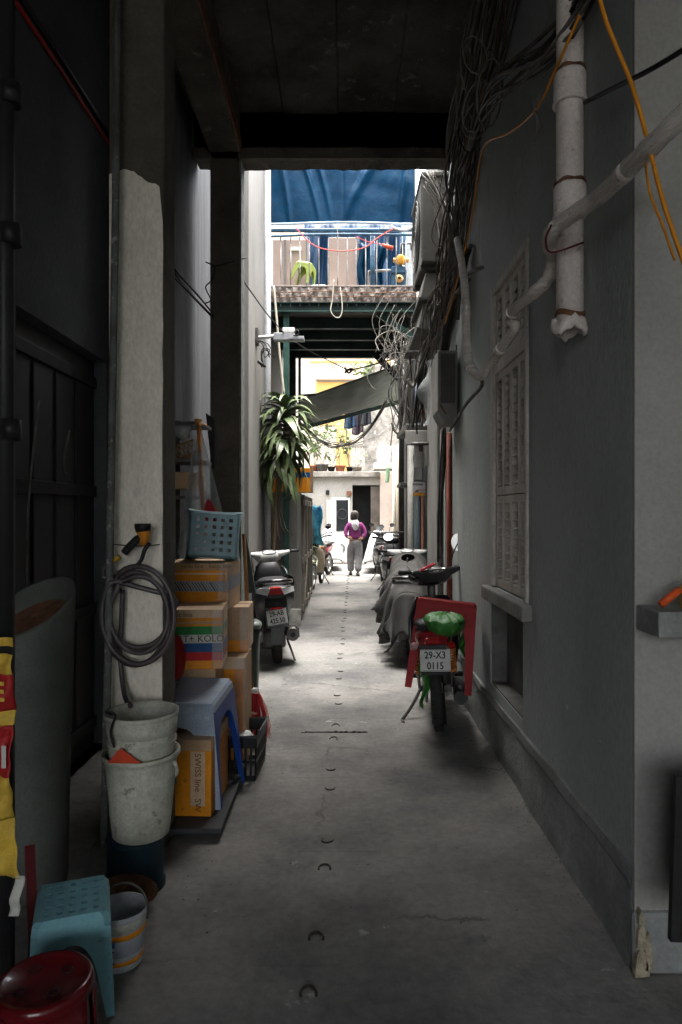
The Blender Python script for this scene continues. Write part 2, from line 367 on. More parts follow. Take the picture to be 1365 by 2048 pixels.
# column with hose
c1 = thing('painted_column', 'square column, white painted below and bare concrete above, hung with a hose', 'column', (-.925,3.11,0))
m = MB(); m.box((-1.05,3.035,0), (-.803,3.24,6)); m.build('shaft', MT['rawcol'], c1, world=True, bevel=.012)
n = 14; top = []
for i in range(n+1):
    t = i/n; top.append((-1.046+.222*t, 3.031, 3.005+.02*math.sin(t*5)-.06*max(0,t-.45)+random.uniform(-.006,.006)))
edge = [(-.808+random.uniform(-.004,.001), 3.031, 2.9-2.75*i/24) for i in range(25)]
m = MB(); pp = top+edge[1:]+[(-1.046,3.031,.15)]
m.prism(pp, (0,.006,0)); m.build('white_paint', MT['whitepaint'], c1, world=True)
# free column at the end of the passage
c2 = thing('bare_column', 'bare brown concrete column at the end of the covered passage', 'column', (-1.0,5.9,0))
m = MB(); m.box((-1.145,5.8,0), (-.90,6.0,4.9)); m.build('shaft', MT['rawcol'], c2, world=True, bevel=.01)
m = MB(); m.box((-.8995,5.80,0), (-.879,5.985,4.52)); m.build('edge_strip', mat('green_edge',(.16,.18,.165),.7,(.09,.1,.09),14), c2, world=True, bevel=.004)
# ceiling, beams
cl = MB(); cl.box((-2.2,-11,4.9), (2.6,6.05,5.4)); ceiling = tag(cl.build('ceiling', MT['ceil']), kind='structure')  # runs on unseen behind the camera, length set to limit light from there
for k, (x0,x1,z) in enumerate(((-.86,-.52,4.885),(-.515,-.06,4.87),(-.055,.42,4.892),(.425,.94,4.878))):
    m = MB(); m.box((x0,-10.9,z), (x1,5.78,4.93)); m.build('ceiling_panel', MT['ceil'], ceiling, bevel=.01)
m = MB()
m.grid(lambda u,v: (-1.3+2.2*u+.02, 5.80+.24*min(1,max(0,v*3-1)), 4.95-.44*min(1,v*3) if v < .34 else ZB+.006*math.sin(u*9)*math.sin(u*23)+random.uniform(-.006,.006)+(.0 if v < .67 else .44*(v*3-2))), 40, 9, smooth=False)
m.box((-1.3,5.80,4.6), (.95,6.04,4.95)); m.build('end_beam', MT['beam'], ceiling)
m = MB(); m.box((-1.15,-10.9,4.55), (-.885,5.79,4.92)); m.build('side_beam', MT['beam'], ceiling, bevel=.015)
m = MB(); m.box((-.884,-10.9,4.56), (-.872,5.79,4.66)); m.build('rust_strip', MT['rust'], ceiling)
# unseen slab added over the passage so that the sky does not leak in
m = MB(); m.box((-2.2,-11,5.401), (2.6,6.04,5.7)); tag(m.build('sky_block_slab', MT['rightwall']), kind='structure')
# ------------------------------------------------------------------ open alley walls
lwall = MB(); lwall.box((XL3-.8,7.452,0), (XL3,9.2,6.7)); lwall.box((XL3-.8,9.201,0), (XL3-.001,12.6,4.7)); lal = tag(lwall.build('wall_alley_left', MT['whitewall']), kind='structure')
m = MB(); m.tube([(-1.015,8.95,0),(-1.015,8.95,6.9)], .047, 14); dp = tag(m.build('white_downpipe', plain('white_pvc',(.38,.39,.40),.45)), 'tall white plastic downpipe against the white left wall', 'pipe')
# low structure with boxes on top
lo = thing('lean_to', 'low white plastered lean-to with timber frames on its alley side', 'shed', (-.82,10.8,0))
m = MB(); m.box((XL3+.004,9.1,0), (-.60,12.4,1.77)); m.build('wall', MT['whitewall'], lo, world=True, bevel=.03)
m = MB(); m.box((XL3+.01,9.05,0), (-.585,9.098,.22)); m.build('skirting', mat('stained_foot',(.36,.35,.33),.85,(.18,.18,.17),9,bump=.4), lo, world=True, bevel=.01)
for y0 in (9.6,10.35,11.1,11.85):
    m = MB(); m.box((-.602,y0,.08), (-.565,y0+.09,1.75)); m.build('timber_post', MT['wood'], lo, world=True, bevel=.006)
for z in (.12,.78,1.6):
    m = MB(); m.box((-.601,9.5,z), (-.575,12.3,z+.09)); m.build('timber_rail', MT['wood'], lo, world=True, bevel=.006)
m = MB(); m.bar((-.57,9.66,.2), (-.57,10.4,.8), .08, .02, up=(1,0,0)); m.build('timber_brace', MT['wood'], lo, world=True)
# right side of the open alley
ra = MB(); ra.box((XR+.12,6.251,0), (XR+.6,9.0,6.0)); ra.box((XR+.121,9.001,0), (XR+.6,12.4,4.5)); raw = tag(ra.build('wall_alley_right', mat('alley_right_plaster',(.22,.215,.20),.78,(.16,.157,.148),2,stretch=(1,1,.3),bump=.2)), kind='structure')
for y0, y1, mm in ((6.26,6.55,'plinth'),(6.9,7.75,'farwhite'),(9.2,9.6,'farwhite'),(10.4,10.75,'farstain')):
    m = MB(); m.box((XR-.01,y0,0), (XR+.119,y1,(5.9 if y0 < 9 else 4.4) if y0 > 6.5 else 3.2)); m.build('pilaster', mat('pilaster_plaster',(.22,.217,.207),.78,(.17,.167,.158),2,stretch=(1,1,.3)) if mm != 'plinth' else MT['rightwall'], raw, bevel=.012)
for y0, y1 in ((6.56,6.89),(7.76,9.19),(9.62,10.39)):
    m = MB(); m.box((XR+.09,y0+.01,.02), (XR+.115,y1-.01,2.1)); m.build('door_leaf', MT['darkgreen'], raw)
rb = MB(); rb.box((1.48,12.401,0), (2.2,20.6,3.4)); tag(rb.build('wall_yard_right', MT['farwhite']), kind='structure')
lb = MB(); lb.box((-2.6,12.601,0), (-1.35,20.6,3.2)); tag(lb.build('wall_yard_left', MT['farwhite']), kind='structure')
# ------------------------------------------------------------------ balcony over the alley
BY, BK = 9.0, 11.5
bal = thing('balcony', 'old balcony bridging the alley on green steel beams with crumbling slab edge', 'balcony', (0,10.2,3.9))
ZD = 4.46
m = MB()                                              # broken slab edge
def edge(u, v):
    x = -1.045+1.99*u; z = 4.265+(ZD-4.265)*v
    return (x, BY-.02-.02*math.sin(u*37+v*5)*math.sin(u*91)-random.uniform(0,.012), z+random.uniform(-.010,.010)*(0 if v > .95 else 1))
m.grid(edge, 110, 6, smooth=False); m.box((-1.045,BY+.03,4.28), (.945,BK,ZD-.002))
m.build('deck_slab', MT['crumble'], bal, world=True)
m = MB(); m.box((-1.04,BY-.03,ZD), (.94,BY+.10,ZD+.03)); m.build('deck_kerb', MT['crumble'], bal, world=True, bevel=.01)
for z in (4.39,4.33):
    m = MB(); m.tube(cr([(-1.03+.165*i, BY-.055+random.uniform(-.01,.01), z+random.uniform(-.012,.012)) for i in range(13)],3), .006, 5)
    m.build('reinforcing_bar', MT['rust'], bal, world=True)
m = MB(); m.box((-1.04,BY+.0,4.15), (.94,BY+.02,4.262)); m.box((-1.04,BY-.05,4.135), (.94,BY+.07,4.149)); m.box((-1.04,BY-.05,4.25),(.94,BY+.07,4.262)); m.build('front_beam', MT['darkgreen'], bal, world=True)
m = MB(); m.box((-1.03,BY-.055,4.136), (.93,BY-.051,4.148)); m.build('beam_flange', MT['greensteel'], bal, world=True)
for y in (9.7,10.35,10.95):
    m = MB(); m.box((-1.04,y,4.12), (.94,y+.09,4.262)); m.build('joist', MT['darkgreen'], bal, world=True)
m = MB(); m.box((-1.04,BK-.06,4.10), (.94,BK+.04,4.45)); m.build('back_beam', MT['darkgreen'], bal, world=True)
m = MB(); m.box((-.815,9.04,0), (-.735,9.08,4.134)); m.build('green_post', MT['greensteel'], bal, world=True, bevel=.004)
m = MB(); m.box((-.925,11.4,0), (-.82,11.5,4.10)); m.build('black_post', MT['darkgreen'], bal, world=True)
m = MB(); m.box((-.78,11.42,0), (-.735,11.48,4.10)); m.build('black_post', MT['darkgreen'], bal, world=True)
m = MB(); m.tube([(-.77,11.4,3.45),(-.47,11.38,3.47)], .022, 6); m.build('stub_bar', MT['darkgreen'], bal, world=True)
m = MB(); m.bar(W(757,625,9.1), W(832,682,9.1), .05, .10); m.build('diagonal_brace', MT['greensteel'], bal, world=True)
m = MB(); m.bar(W(748,706,11.42), W(800,760,11.42), .05, .10); m.build('diagonal_brace', MT['darkgreen'], bal, world=True)
MT['railblue'] = mat('rail_paint', (.05,.12,.19), .45, (.035,.06,.09), 12, c3=(.25,.25,.24))
MT['bar'] = mat('bar_paint', (.30,.31,.31), .45, (.10,.075,.065), 3.5, .45,.6)
for u in (562,581.5,600.6,619,638,657,676,695,713,732,754,774,793,812):
    x = (u-CU)*BY/F
    m = MB(); m.tube([(x,BY,4.22),(x+.004*random.uniform(-1,1),BY-.004,4.8),(x+.006*random.uniform(-1,1),BY,5.13)], .0085, 6); m.build('railing_bar', MT['bar'], bal, world=True)
m = MB(); m.tube(cr([(-.98,BY-.02,5.13),(-.4,BY-.02,5.155),(.2,BY-.02,5.16),(.92,BY-.02,5.15)],6), .017, 8); m.build('hand_rail', MT['railblue'], bal, world=True)
m = MB(); m.tube([(-.99,BY+.02,5.225),(.92,BY+.02,5.235)], .026, 10); m.build('upper_rail', MT['railblue'], bal, world=True)
m = MB(); m.tube([(.37,BY+.05,ZD),(.37,BY+.05,5.23)], .034, 10); m.build('blue_post', MT['railblue'], bal, world=True)
# tarpaulins
MT['tarp'] = mat('blue_tarpaulin', (.003,.030,.066), .36, (.002,.018,.042), 4, .3, .7, .45, 9, grain=.04, spec=.07)
MT['tarpdark'] = mat('dark_blue_tarpaulin', (.006,.028,.065), .4, (.004,.017,.042), 3, bump=.15, bscale=60, spec=.2)
ridges = [((-.02,0),(.72,1.25),.06,.085),((.72,0),(.88,1.25),.04,.08),((-.33,0),(-.70,1.25),.03,.05),((-.18,.05),(-.5,1.25),.03,.045),((-.72,0),(-.92,1.25),.03,.05),((-.02,.2),(-.02,1.25),.02,-.02),((.25,.7),(-.3,1.0),.06,.02)]
def tarp(u, v):
    x = -.975+1.90*u; h = .98*v; d = 0
    for (x0,h0),(x1,h1),wd,am in ridges:
        t = max(0, min(1, (h-h0)/(h1-h0))); xr = x0+(x1-x0)*t**1.25; d += am*math.exp(-((x-xr)/wd)**2)*min(1,.25+h)
    d += .012*math.sin(x*34-h*15)*h*h+.03*math.sin(x*9+h*3)*h+.012*math.sin(h*21+x*4)*h*(.5+.5*math.sin(x*3))+.05*math.sin(h*1.9)
    return (x, BY-.015-d, 5.30+h+.012*math.cos(x*3))
m = MB(); m.grid(tarp, 150, 70)
tp = tag(m.build('blue_tarpaulin', MT['tarp'], solid=.003), 'creased blue tarpaulin stretched above the balcony railing', 'tarpaulin')
m = MB(); m.grid(lambda u,v: (-.975+1.90*u, BY-.024-.02*math.sin(v*math.pi), 5.285+.035*v+.012*math.cos((-.975+1.9*u)*3)), 60, 4); m.build('hem', plain('tarp_hem',(.42,.50,.58),.4), tp)
def tarp2(u, v):
    x = -.6+1.45*u; return (x, 10.1+.05*math.sin(x*19+v*2)+.03*math.sin(x*43-v*5), ZD+.02+1.3*v)
m = MB(); m.grid(tarp2, 90, 12); tag(m.build('dark_blue_tarpaulin', MT['tarpdark'], solid=.003), 'dark blue tarpaulin hanging in folds behind the balcony railing', 'tarpaulin')
def tarp3(u, v):
    x = .18+.42*u-.12*(1-v)*u; return (x+.02*math.sin(v*9), 9.45+.04*math.sin(u*21+v*3), ZD+.02+.74*v)
m = MB(); m.grid(tarp3, 60, 12); tag(m.build('bunched_tarpaulin', MT['tarp'], solid=.003), 'bunched shiny blue tarpaulin behind the right part of the railing', 'tarpaulin')
MT['panel'] = mat('beige_panel', (.32,.25,.215), .6, (.27,.21,.18), 2)
MT['panelgrey'] = plain('panel_edge', (.18,.175,.175), .5)
for nm, u0, u1, v0, lb in (('cupboard',546,616,478,'beige cupboard behind the railing, left of the green stool'),('cupboard',657,719,474,'tall beige cupboard in the middle of the balcony')):
    a = W(u0,v0,9.5); b = W(u1,572,9.5)
    t = thing(nm, lb, 'cupboard', ((a.x+b.x)/2,9.65,ZD))
    m = MB(); m.box((a.x,9.5,ZD), (b.x,9.85,a.z)); m.build('carcass', MT['panelgrey'], t, world=True, bevel=.01)
    m = MB(); m.box((a.x+.012,9.485,ZD+.02), (b.x-.03,9.499,a.z-.02)); m.build('door', MT['panel'], t, world=True, bevel=.004)
    if u0 < 600:
        m = MB(); m.box((a.x+.16,9.47,ZD+.02), (a.x+.19,9.484,a.z-.02)); m.build('edge_strip', MT['panelgrey'], t, world=True)
        m = MB(); m.box((a.x+.24,9.47,a.z-.17), (a.x+.40,9.484,a.z-.12)); m.build('paper_note', plain('paper',(.7,.68,.64),.7), t, world=True)
MT['white'] = plain('white_plastic', (.66,.66,.64), .45)
t = thing('storage_tub', 'pale plastic tub on the balcony floor beside the green stool', 'tub', W(638,571,9.4)); t.location.z = ZD
m = MB(); m.loft([ring(0,0,0,.13,.1,4,16,'z'), ring(0,0,.13,.15,.12,4,16,'z'), ring(0,0,.14,.135,.105,4,16,'z'), ring(0,0,.05,.12,.09,4,16,'z')]); m.build('tub_body', MT['white'], t)

def stool(name, label, mtl, loc, rot, sx=.30, sy=.26, h=.30, holes=(5,5), splay=.025, group=None, thick=.02, arch=.6, inner=None, ow=.74):
    """square plastic stool: seat with holes, skirt, four angled legs joined by arched sides"""
    t = thing(name, label, 'stool', loc, rot=rot, group=group)
    m = MB(); nx, ny = holes; X, Y = sx/2, sy/2
    xs = [-X]; ys = [-Y]
    if nx:
        hw = .0125*sx/.3
        for k in range(nx): c = -X*.72+1.44*X*k/(nx-1); xs += [c-hw, c+hw]
        for k in range(ny): c = -Y*.72+1.44*Y*k/(ny-1); ys += [c-hw, c+hw]
    xs.append(X); ys.append(Y)
    for i in range(len(xs)-1):
        for j in range(len(ys)-1):
            if i % 2 and j % 2:
                a = [(xs[i],ys[j],h-.0),(xs[i+1],ys[j],h),(xs[i+1],ys[j+1],h),(xs[i],ys[j+1],h)]; b = [(p[0],p[1],h-.012) for p in a]
                m.add(a+b, [(0,1,5,4),(1,2,6,5),(2,3,7,6),(3,0,4,7)]); continue
            m.add([(xs[i],ys[j],h),(xs[i+1],ys[j],h),(xs[i+1],ys[j+1],h),(xs[i],ys[j+1],h)], [(0,1,2,3)])
    m.add([(-X,-Y,h-.012),(X,-Y,h-.012),(X,Y,h-.012),(-X,Y,h-.012)], [(3,2,1,0)] if not nx else [])
    m.build('seat', mtl, t)
    c = .018
    m = MB()                                           # rounded shoulder + skirt
    def rect(x, y, z): return [Vector(q) for q in ((-x+c,-y,z),(x-c,-y,z),(x,-y+c,z),(x,y-c,z),(x-c,y,z),(-x+c,y,z),(-x,y-c,z),(-x,-y+c,z))]
    m.loft([rect(X-.001,Y-.001,h), rect(X+.012,Y+.012,h-.014), rect(X+.016,Y+.016,h-.045), rect(X+.006,Y+.006,h-.045), rect(X-.004,Y-.004,h-.012)], caps=False, smooth=False); m.build('skirt', mtl, t)
    def side(a0, a1, out, nm):
        """one arched side between corners a0 and a1 (unit signs)"""
        m = MB(); n = 20; zt = h-.04; A = Vector((a0[0]*(X+.014), a0[1]*(Y+.014), 0)); B = Vector((a1[0]*(X+.014), a1[1]*(Y+.014), 0)); o = Vector((*out, 0)); up = Vector((0,0,1))
        ow_ = ow if nm == 'front_side' else min(.9, ow+.09)
        mid = (A+B)/2; hd = (B-A)/2; L = hd.length
        def pt(s, z): # s in -1..1 across, splay with depth
            k = (zt-z)/zt*splay
            return mid+hd.normalized()*s*(L+k)+o*k+up*z
        for k in range(n):
            s0, s1 = -1+2*k/n, -1+2*(k+1)/n
            def under(s):
                q = abs(s)/ow_
                return 0 if q >= 1 else min(zt-.015, zt*arch*(1-q**4)**.5+zt*(.86-arch)*(1-q*q) )
            z0, z1 = under(s0), under(s1)
            if abs(s0) >= ow_-.001 and abs(s1) >= ow_-.001: z0 = z1 = 0
            p = [pt(s0,z0), pt(s1,z1), pt(s1,zt), pt(s0,zt)]
            m.add(p, [(0,1,2,3)]); i = [q-o*.012 for q in p]; m.add(i, [(3,2,1,0)]); m.add([p[0],p[1],i[1],i[0]], [(3,2,1,0)])
        return m.build(nm, mtl if inner is None or nm == 'front_side' else inner, t, solid=0)
    side((-1,-1),(1,-1),(0,-1),'front_side'); side((1,1),(-1,1),(0,1),'leg_side'); side((1,-1),(1,1),(1,0),'leg_side'); side((-1,1),(-1,-1),(-1,0),'leg_side')
    return t
MT['limeplastic'] = plain('lime_plastic', (.22,.28,.06), .4)
stool('plastic_stool', 'lime green plastic stool tilted behind the balcony railing', MT['limeplastic'], W(604,571,9.3), (R(-4),R(13),R(-14)), .20, .22, .29, (0,0), .025, arch=.62)
# meter and valves
wm = thing('pump_meter', 'blue pump box topped by a yellow valve and upright pipes on the balcony', 'pump', (.73,9.25,ZD))
MT['pumpblue'] = plain('pump_blue', (.03,.09,.15), .5); MT['yellow'] = plain('yellow_paint', (.55,.27,.03), .45)
def bx(u0,v0,u1,v1,y,d,nm,mm,bev=.008,t=wm):
    a = W(u0,v0,y); b = W(u1,v1,y); m = MB(); m.box((a.x,y,b.z),(b.x,y+d,a.z)); return m.build(nm,mm,t,world=True,bevel=bev)
bx(784,532,812,570,9.2,.18,'housing',MT['pumpblue']); bx(782,540,814,545,9.18,.2,'flange',MT['pumpblue'],.003)
m = MB(); m.lathe([(0,-.02),(.05,-.02),(.055,.0),(.04,.02),(.02,.03)], 18, W(799,557,9.17), M=Matrix.Rotation(R(90),4,'X')); m.build('dial', plain('brass',(.45,.26,.09),.4), wm, world=True)
m = MB(); m.lathe([(.02,-.07),(.05,-.05),(.06,0),(.05,.05),(.02,.07)], 14, W(802,520,9.2)); m.tube([W(787,521,9.2), W(818,521,9.2)], .03, 10); m.build('valve', MT['yellow'], wm, world=True, bevel=.004)
m = MB(); m.tube([W(803,517,9.2), W(803,488,9.2), W(822,487,9.2), W(824,500,9.2)], .016, 8); m.build('grey_pipe', MT['darksteel'], wm, world=True)
m = MB(); m.tube([W(810,530,9.26), W(809,480,9.26), W(809,448,9.26)], .022, 8); m.build('blue_pipe', plain('light_blue_pipe',(.08,.2,.33),.5), wm, world=True)
m = MB(); m.tube([W(738,572,9.2), W(738,543,9.2), W(782,541,9.2)], .02, 8); m.build('white_pipe', MT['bar'], wm, world=True)
bx(815,450,832,580,9.4,.2,'backing_board',plain('pale_board',(.42,.45,.46),.6))
# cables over the railing
def cable(name, pts, r, mtl, label=None, cat='cable', n=6, seg=8, parent=None, group=None, world=True):
    m = MB(); m.tube(cr(pts, seg), r, n); o = m.build(name, mtl, parent, world=world and parent is not None)
    return tag(o, label, cat, group) if label else o
MT['redcable'] = plain('red_cord', (.55,.07,.05), .45); MT['creamcord'] = plain('cream_cord', (.36,.34,.28), .5)
MT['blackcable'] = plain('black_cable', (.014,.014,.015), .5); MT['greycable'] = mat('grey_cable', (.12,.113,.10), .7, (.05,.046,.04), 7); MT['palecable'] = mat('pale_cable', (.17,.158,.14), .65, (.075,.068,.06), 7)
MT['yellowcable'] = plain('orange_cable', (.62,.24,.02), .45)
cable('slack_cable', [W(592,456,8.93),W(620,485,8.92),W(648,498,8.92),W(690,502,8.92),W(730,495,8.92),W(757,475,8.93),W(786,458,8.93)], .007, MT['redcable'], 'slack red cord sagging along the front of the balcony rail', 'cord')
t = thing('power_strip', 'red plug hanging on a cord at the right of the balcony rail', 'plug', W(772,493,8.95))
m = MB(); m.tube([W(764,489,8.95),W(771,492,8.95),W(786,497,8.95)], [.012,.024,.03], 10); m.build('plug_body', plain('red_plug',(.6,.09,.04),.45), t, world=True)
m = MB(); m.tube(cr([W(713,473,8.96),W(735,483,8.96),W(764,489,8.95)],5), .005, 6); m.build('plug_cord', MT['redcable'], t, world=True)
cable('cream_loop', [W(668,560,8.9),W(665,600,8.88),W(662,622,8.86),W(672,635,8.86),W(682,632,8.86),W(685,612,8.87),W(681,575,8.9)], .008, MT['creamcord'], 'cream cord hanging in a loop below the balcony edge', 'cord')
cable('white_hose', [W(782,452,8.95),W(795,458,8.95),W(812,460,8.95),W(830,452,8.9)], .016, MT['white'], 'short white hose sagging beneath the tarpaulin hem', 'hose')
cable('thin_tie', [W(674,448,8.94),W(676,470,8.94),W(677,520,8.95),W(676,560,8.93)], .004, MT['creamcord'], 'thin cord tied from the tarpaulin hem down the railing', 'cord')
cable('cream_pole', [W(548,572,8.75),W(554,640,8.7),W(561,720,8.65),W(569,790,8.6)], .016, MT['creamcord'], 'thin cream plastic tube hanging down beside the green post', 'pole')

# ------------------------------------------------------------------ yard end: buildings
endb = thing('end_building', 'white single storey house closing the alley with a ledge of flower pots', 'building', (-.3,21.2,0))
m = MB()
m.box((-2.6,21,0), (.235,21.3,2.72)); m.box((.235,21,2.35), (1.08,21.3,2.72)); m.build('wall', MT['farwhite'], endb, world=True)
m = MB(); m.box((1.08,20.9,0), (1.47,21.3,2.9)); m.build('side_pier', mat('pink_plaster',(.52,.43,.37),.8,(.40,.33,.28),2), endb, world=True, bevel=.02)
m = MB(); m.box((-2.6,20.75,2.58), (1.08,21.3,2.75)); m.build('ledge', MT['farstain'], endb, world=True, bevel=.02)
m = MB(); m.box((.24,21.9,0), (1.079,21.95,2.35)); m.box((.236,21.3,0),(.24,21.95,2.35)); m.box((1.075,21.3,0),(1.079,21.95,2.35)); m.box((.24,21.3,2.345),(1.08,21.95,2.349)); m.build('dark_doorway', MT['dark'], endb, world=True)
m = MB(); m.box((.8,21.02,0),(1.079,21.06,2.3)); m.build('door_jamb', mat('brown_jamb',(.12,.10,.085),.7,(.07,.06,.05),4), endb, world=True)
d = MB(); d.box((-.42,20.955,0), (.16,20.999,1.95)); dd = d.build('door', plain('door_white',(.70,.69,.66),.6), endb, world=True, bevel=.008)
a = W(673,1000,20.95); b = W(697,1062,20.95)
m = MB(); m.box((a.x,20.93,b.z),(b.x,20.954,a.z)); m.build('dryer_front', plain('dryer_black',(.012,.014,.015),.12), dd, world=True)  # stands for the black dryer stacked above the white washing machine
m = MB(); m.lathe([(.14,-.012),(.165,-.012),(.165,.012),(.14,.012),(.14,-.012)], 24, ((a.x+b.x)/2,20.918,1.45), M=Matrix.Rotation(R(90),4,'X')); m.build('dryer_door_ring', plain('grey_ring',(.03,.03,.03),.5), dd, world=True)  # ring of the dryer's round door
for u in (654,659,664):
    a = W(u,1000,20.94); m = MB(); m.box((a.x,20.93,.75),(a.x+.05,20.954,a.z)); m.build('shutter_slat', plain('shutter_white',(.62,.58,.52),.6), endb, world=True)
m = MB(); a = W(656,985,20.97); m.box((a.x-.05,20.96,a.z-.07),(a.x+.05,20.99,a.z+.07)); m.build('vent', MT['dark'], endb, world=True)
m = MB(); a = W(697,987,20.95); m.box((a.x-.05,20.9,a.z-.07),(a.x+.05,20.99,a.z+.07)); m.lathe([(.03,-.08),(.05,0),(.03,.08)],10,(a.x+.06,20.93,a.z)); m.build('wall_lamp', MT['rust'], endb, world=True)
for u, lb in ((682,'white front loading washing machine standing by the end door'),):
    t = thing('washing_machine', lb, 'appliance', W(u,1119,20.3)); t.location.z = 0; c = t.location
    m = MB(); m.box((-.24,-.02,.05),(.24,.5,.86)); m.build('cabinet', plain('appliance_white',(.72,.73,.73),.35), t, bevel=.02)
    m = MB(); m.box((-.23,.0,0),(.23,.48,.05)); m.build('base', MT['black'], t)
    m = MB(); m.lathe([(.11,.0),(.16,.0),(.17,-.03),(.13,-.045),(.11,-.02)], 24, (-.03,-.022,.45), M=Matrix.Rotation(R(-90),4,'X')); dr = m.build('door_ring', MT['steel'], t)
    m = MB(); m.lathe([(0,-.05),(.07,-.045),(.115,-.01)], 24, (-.03,-.025,.45), M=Matrix.Rotation(R(90),4,'X').to_4x4()); m.build('door_glass', plain('washer_glass',(.02,.022,.025),.1), dr)
    m = MB(); m.box((-.22,-.026,.74),(.22,-.021,.83)); m.build('control_panel', plain('panel_pale',(.5,.53,.55),.4), t)
m = MB(); m.box((-.6,19.9,0.0),(.3,20.9,.06)); tag(m.build('door_step', MT['farstain'], bevel=.02), 'low concrete step under the washing machine', 'step')
# tall buildings behind
bb = thing('rear_building', 'sunlit cream building rising behind the alley end with a yellow upper wall', 'building', (0,27.5,0))
m = MB(); m.box((-9,27,0),(9,28,14)); m.build('wall', MT['farcream'], bb, world=True)
a = W(632,745,26.9); b = W(790,760,26.9); m = MB(); m.box((a.x,26.7,b.z),(b.x,26.999,a.z)); m.build('cornice', mat('cornice',(.45,.36,.27),.85,(.6,.5,.4),3), bb, world=True)
a = W(632,764,26.9); b = W(730,850,26.9); m = MB(); m.box((a.x,26.96,b.z),(b.x,26.999,a.z)); m.build('yellow_wall', MT['faryellow'], bb, world=True)
for u in (664,716,738):
    a = W(u,708,26.9); m = MB(); m.box((a.x,26.95,a.z-.9),(a.x+.05,26.999,a.z+.8)); m.build('wall_rib', MT['faryellow'], bb, world=True)
for v in (700,722):
    a = W(620,v,26.9); m = MB(); m.box((a.x,26.94,a.z-.04),(a.x+3.2,26.998,a.z+.03)); m.build('string_course', MT['faryellow'], bb, world=True)
sb2 = thing('stained_house', 'weather-stained grey and yellow house with a baluster balcony on the right', 'building', (1.4,24,0))
a = W(672,800,23.5); b = W(702,955,23.5); m = MB(); m.box((a.x,23.3,0),(b.x,24.5,a.z)); m.build('yellow_pier', MT['faryellow'], sb2, world=True)
a = W(735,760,23.5); m = MB(); m.box((W(728,0,23.5).x,23.3,2.4),(3.2,24.6,6.5)); m.build('wall', MT['farstain'], sb2, world=True)
a = W(702,888,23); b = W(730,942,23); m = MB(); m.box((a.x,22.9,b.z),(b.x+.1,23.3,b.z+.17)); m.build('balcony_base', MT['farstain'], sb2, world=True); m = MB(); m.box((a.x,22.9,a.z-.10),(b.x+.1,23.1,a.z)); bp = m.build('balcony_rail', MT['farstain'], sb2, world=True)
for k in range(5):
    x = a.x+.06+k*.095; z0 = b.z+.17; h = a.z-.10-z0
    m = MB(); m.lathe([(.02,0),(.035,h*.2),(.018,h*.5),(.035,h*.8),(.02,h)], 8, (x,23.0,z0)); m.build('baluster', MT['farwhite'], bp, world=True)
a = W(748,926,20.2); b = W(800,940,20.2); m = MB(); m.box((a.x,19.9,b.z),(1.47,20.7,a.z)); shelf = tag(m.build('concrete_shelf', MT['farwhite'], bevel=.02), 'pale concrete ledge carrying a grey tank at the right of the yard', 'ledge')
t = thing('water_tank', 'pale grey cylindrical tank standing on the yard ledge', 'tank', (W(768,926,20.3).x,20.3,a.z))
m = MB(); m.lathe([(0,0),(.19,0),(.2,.05),(.2,.42),(.18,.5),(.1,.54),(0,.54)], 20); m.build('tank_body', plain('tank_grey',(.50,.48,.45),.5), t)
m = MB(); m.lathe([(.06,.53),(.07,.58),(0,.6)], 12); m.build('tank_lid', MT['greycable'], t)
cable('green_pipe', [W(776,935,19.8),W(776,952,19.8),W(774,965,19.8)], .06, plain('green_pvc',(.10,.17,.10),.5), 'short green drain pipe below the yard ledge', 'pipe')
for u, mm, lb in ((789,plain('pale_pipe',(.5,.48,.4),.6),'tall pale pipe on the right yard wall'),(795,MT['farcream'],'tall cream pipe beside the black pipe')):
    p = W(u,1100,17.5); m = MB(); m.tube([(p.x,17.5,0),(p.x,17.5,3.2)], .04, 8); tag(m.build('yard_pipe', mm), lb, 'pipe')
m = MB(); m.tube([W(807,1110,11.2)*1, W(807,700,11.2)], .075, 12); m.tube([W(807,1068,11.2),W(807,1062,11.2)], .095, 12); tag(m.build('black_pipe', MT['darksteel']), 'thick dark drainpipe at the far right corner of the alley', 'pipe')

# flower pots and foliage on the ledge
def leaf_mesh(L, wd, droop, name, mtl, n=7, fold=.25, twist=.3):
    m = MB(); vs = []
    for i in range(n+1):
        t = i/n; ww = wd*math.sin(math.pi*min(1,t**.75*.94+.06))**.8*(1 if t < .98 else .2)
        a = -droop*t; x = L*(math.sin(droop*t)/droop if droop > .01 else t); z = -L*((1-math.cos(droop*t))/droop if droop > .01 else 0)
        tw = twist*t
        for s in (-1,0,1):
            vs.append((x, s*ww*math.cos(tw), z+abs(s)*ww*fold+s*ww*math.sin(tw)))
    m.add(vs, [(i*3+j, (i+1)*3+j, (i+1)*3+j+1, i*3+j+1) for i in range(n) for j in range(2)], 0, True)
    o = m.build(name, mtl); me = o.data; bpy.data.objects.remove(o); return me
MT['leaf'] = mat('dracaena_leaf', (.105,.145,.062), .4, (.05,.082,.036), 5, c3=(.17,.165,.075), spec=.6)
MT['leafpale'] = mat('pale_leaf', (.14,.20,.07), .5, (.09,.13,.05), 5)
small_leaf = [leaf_mesh(.17,.022,.9,'leaf',MT['leafpale'],4), leaf_mesh(.14,.03,.5,'leaf',MT['leaf'],4)]
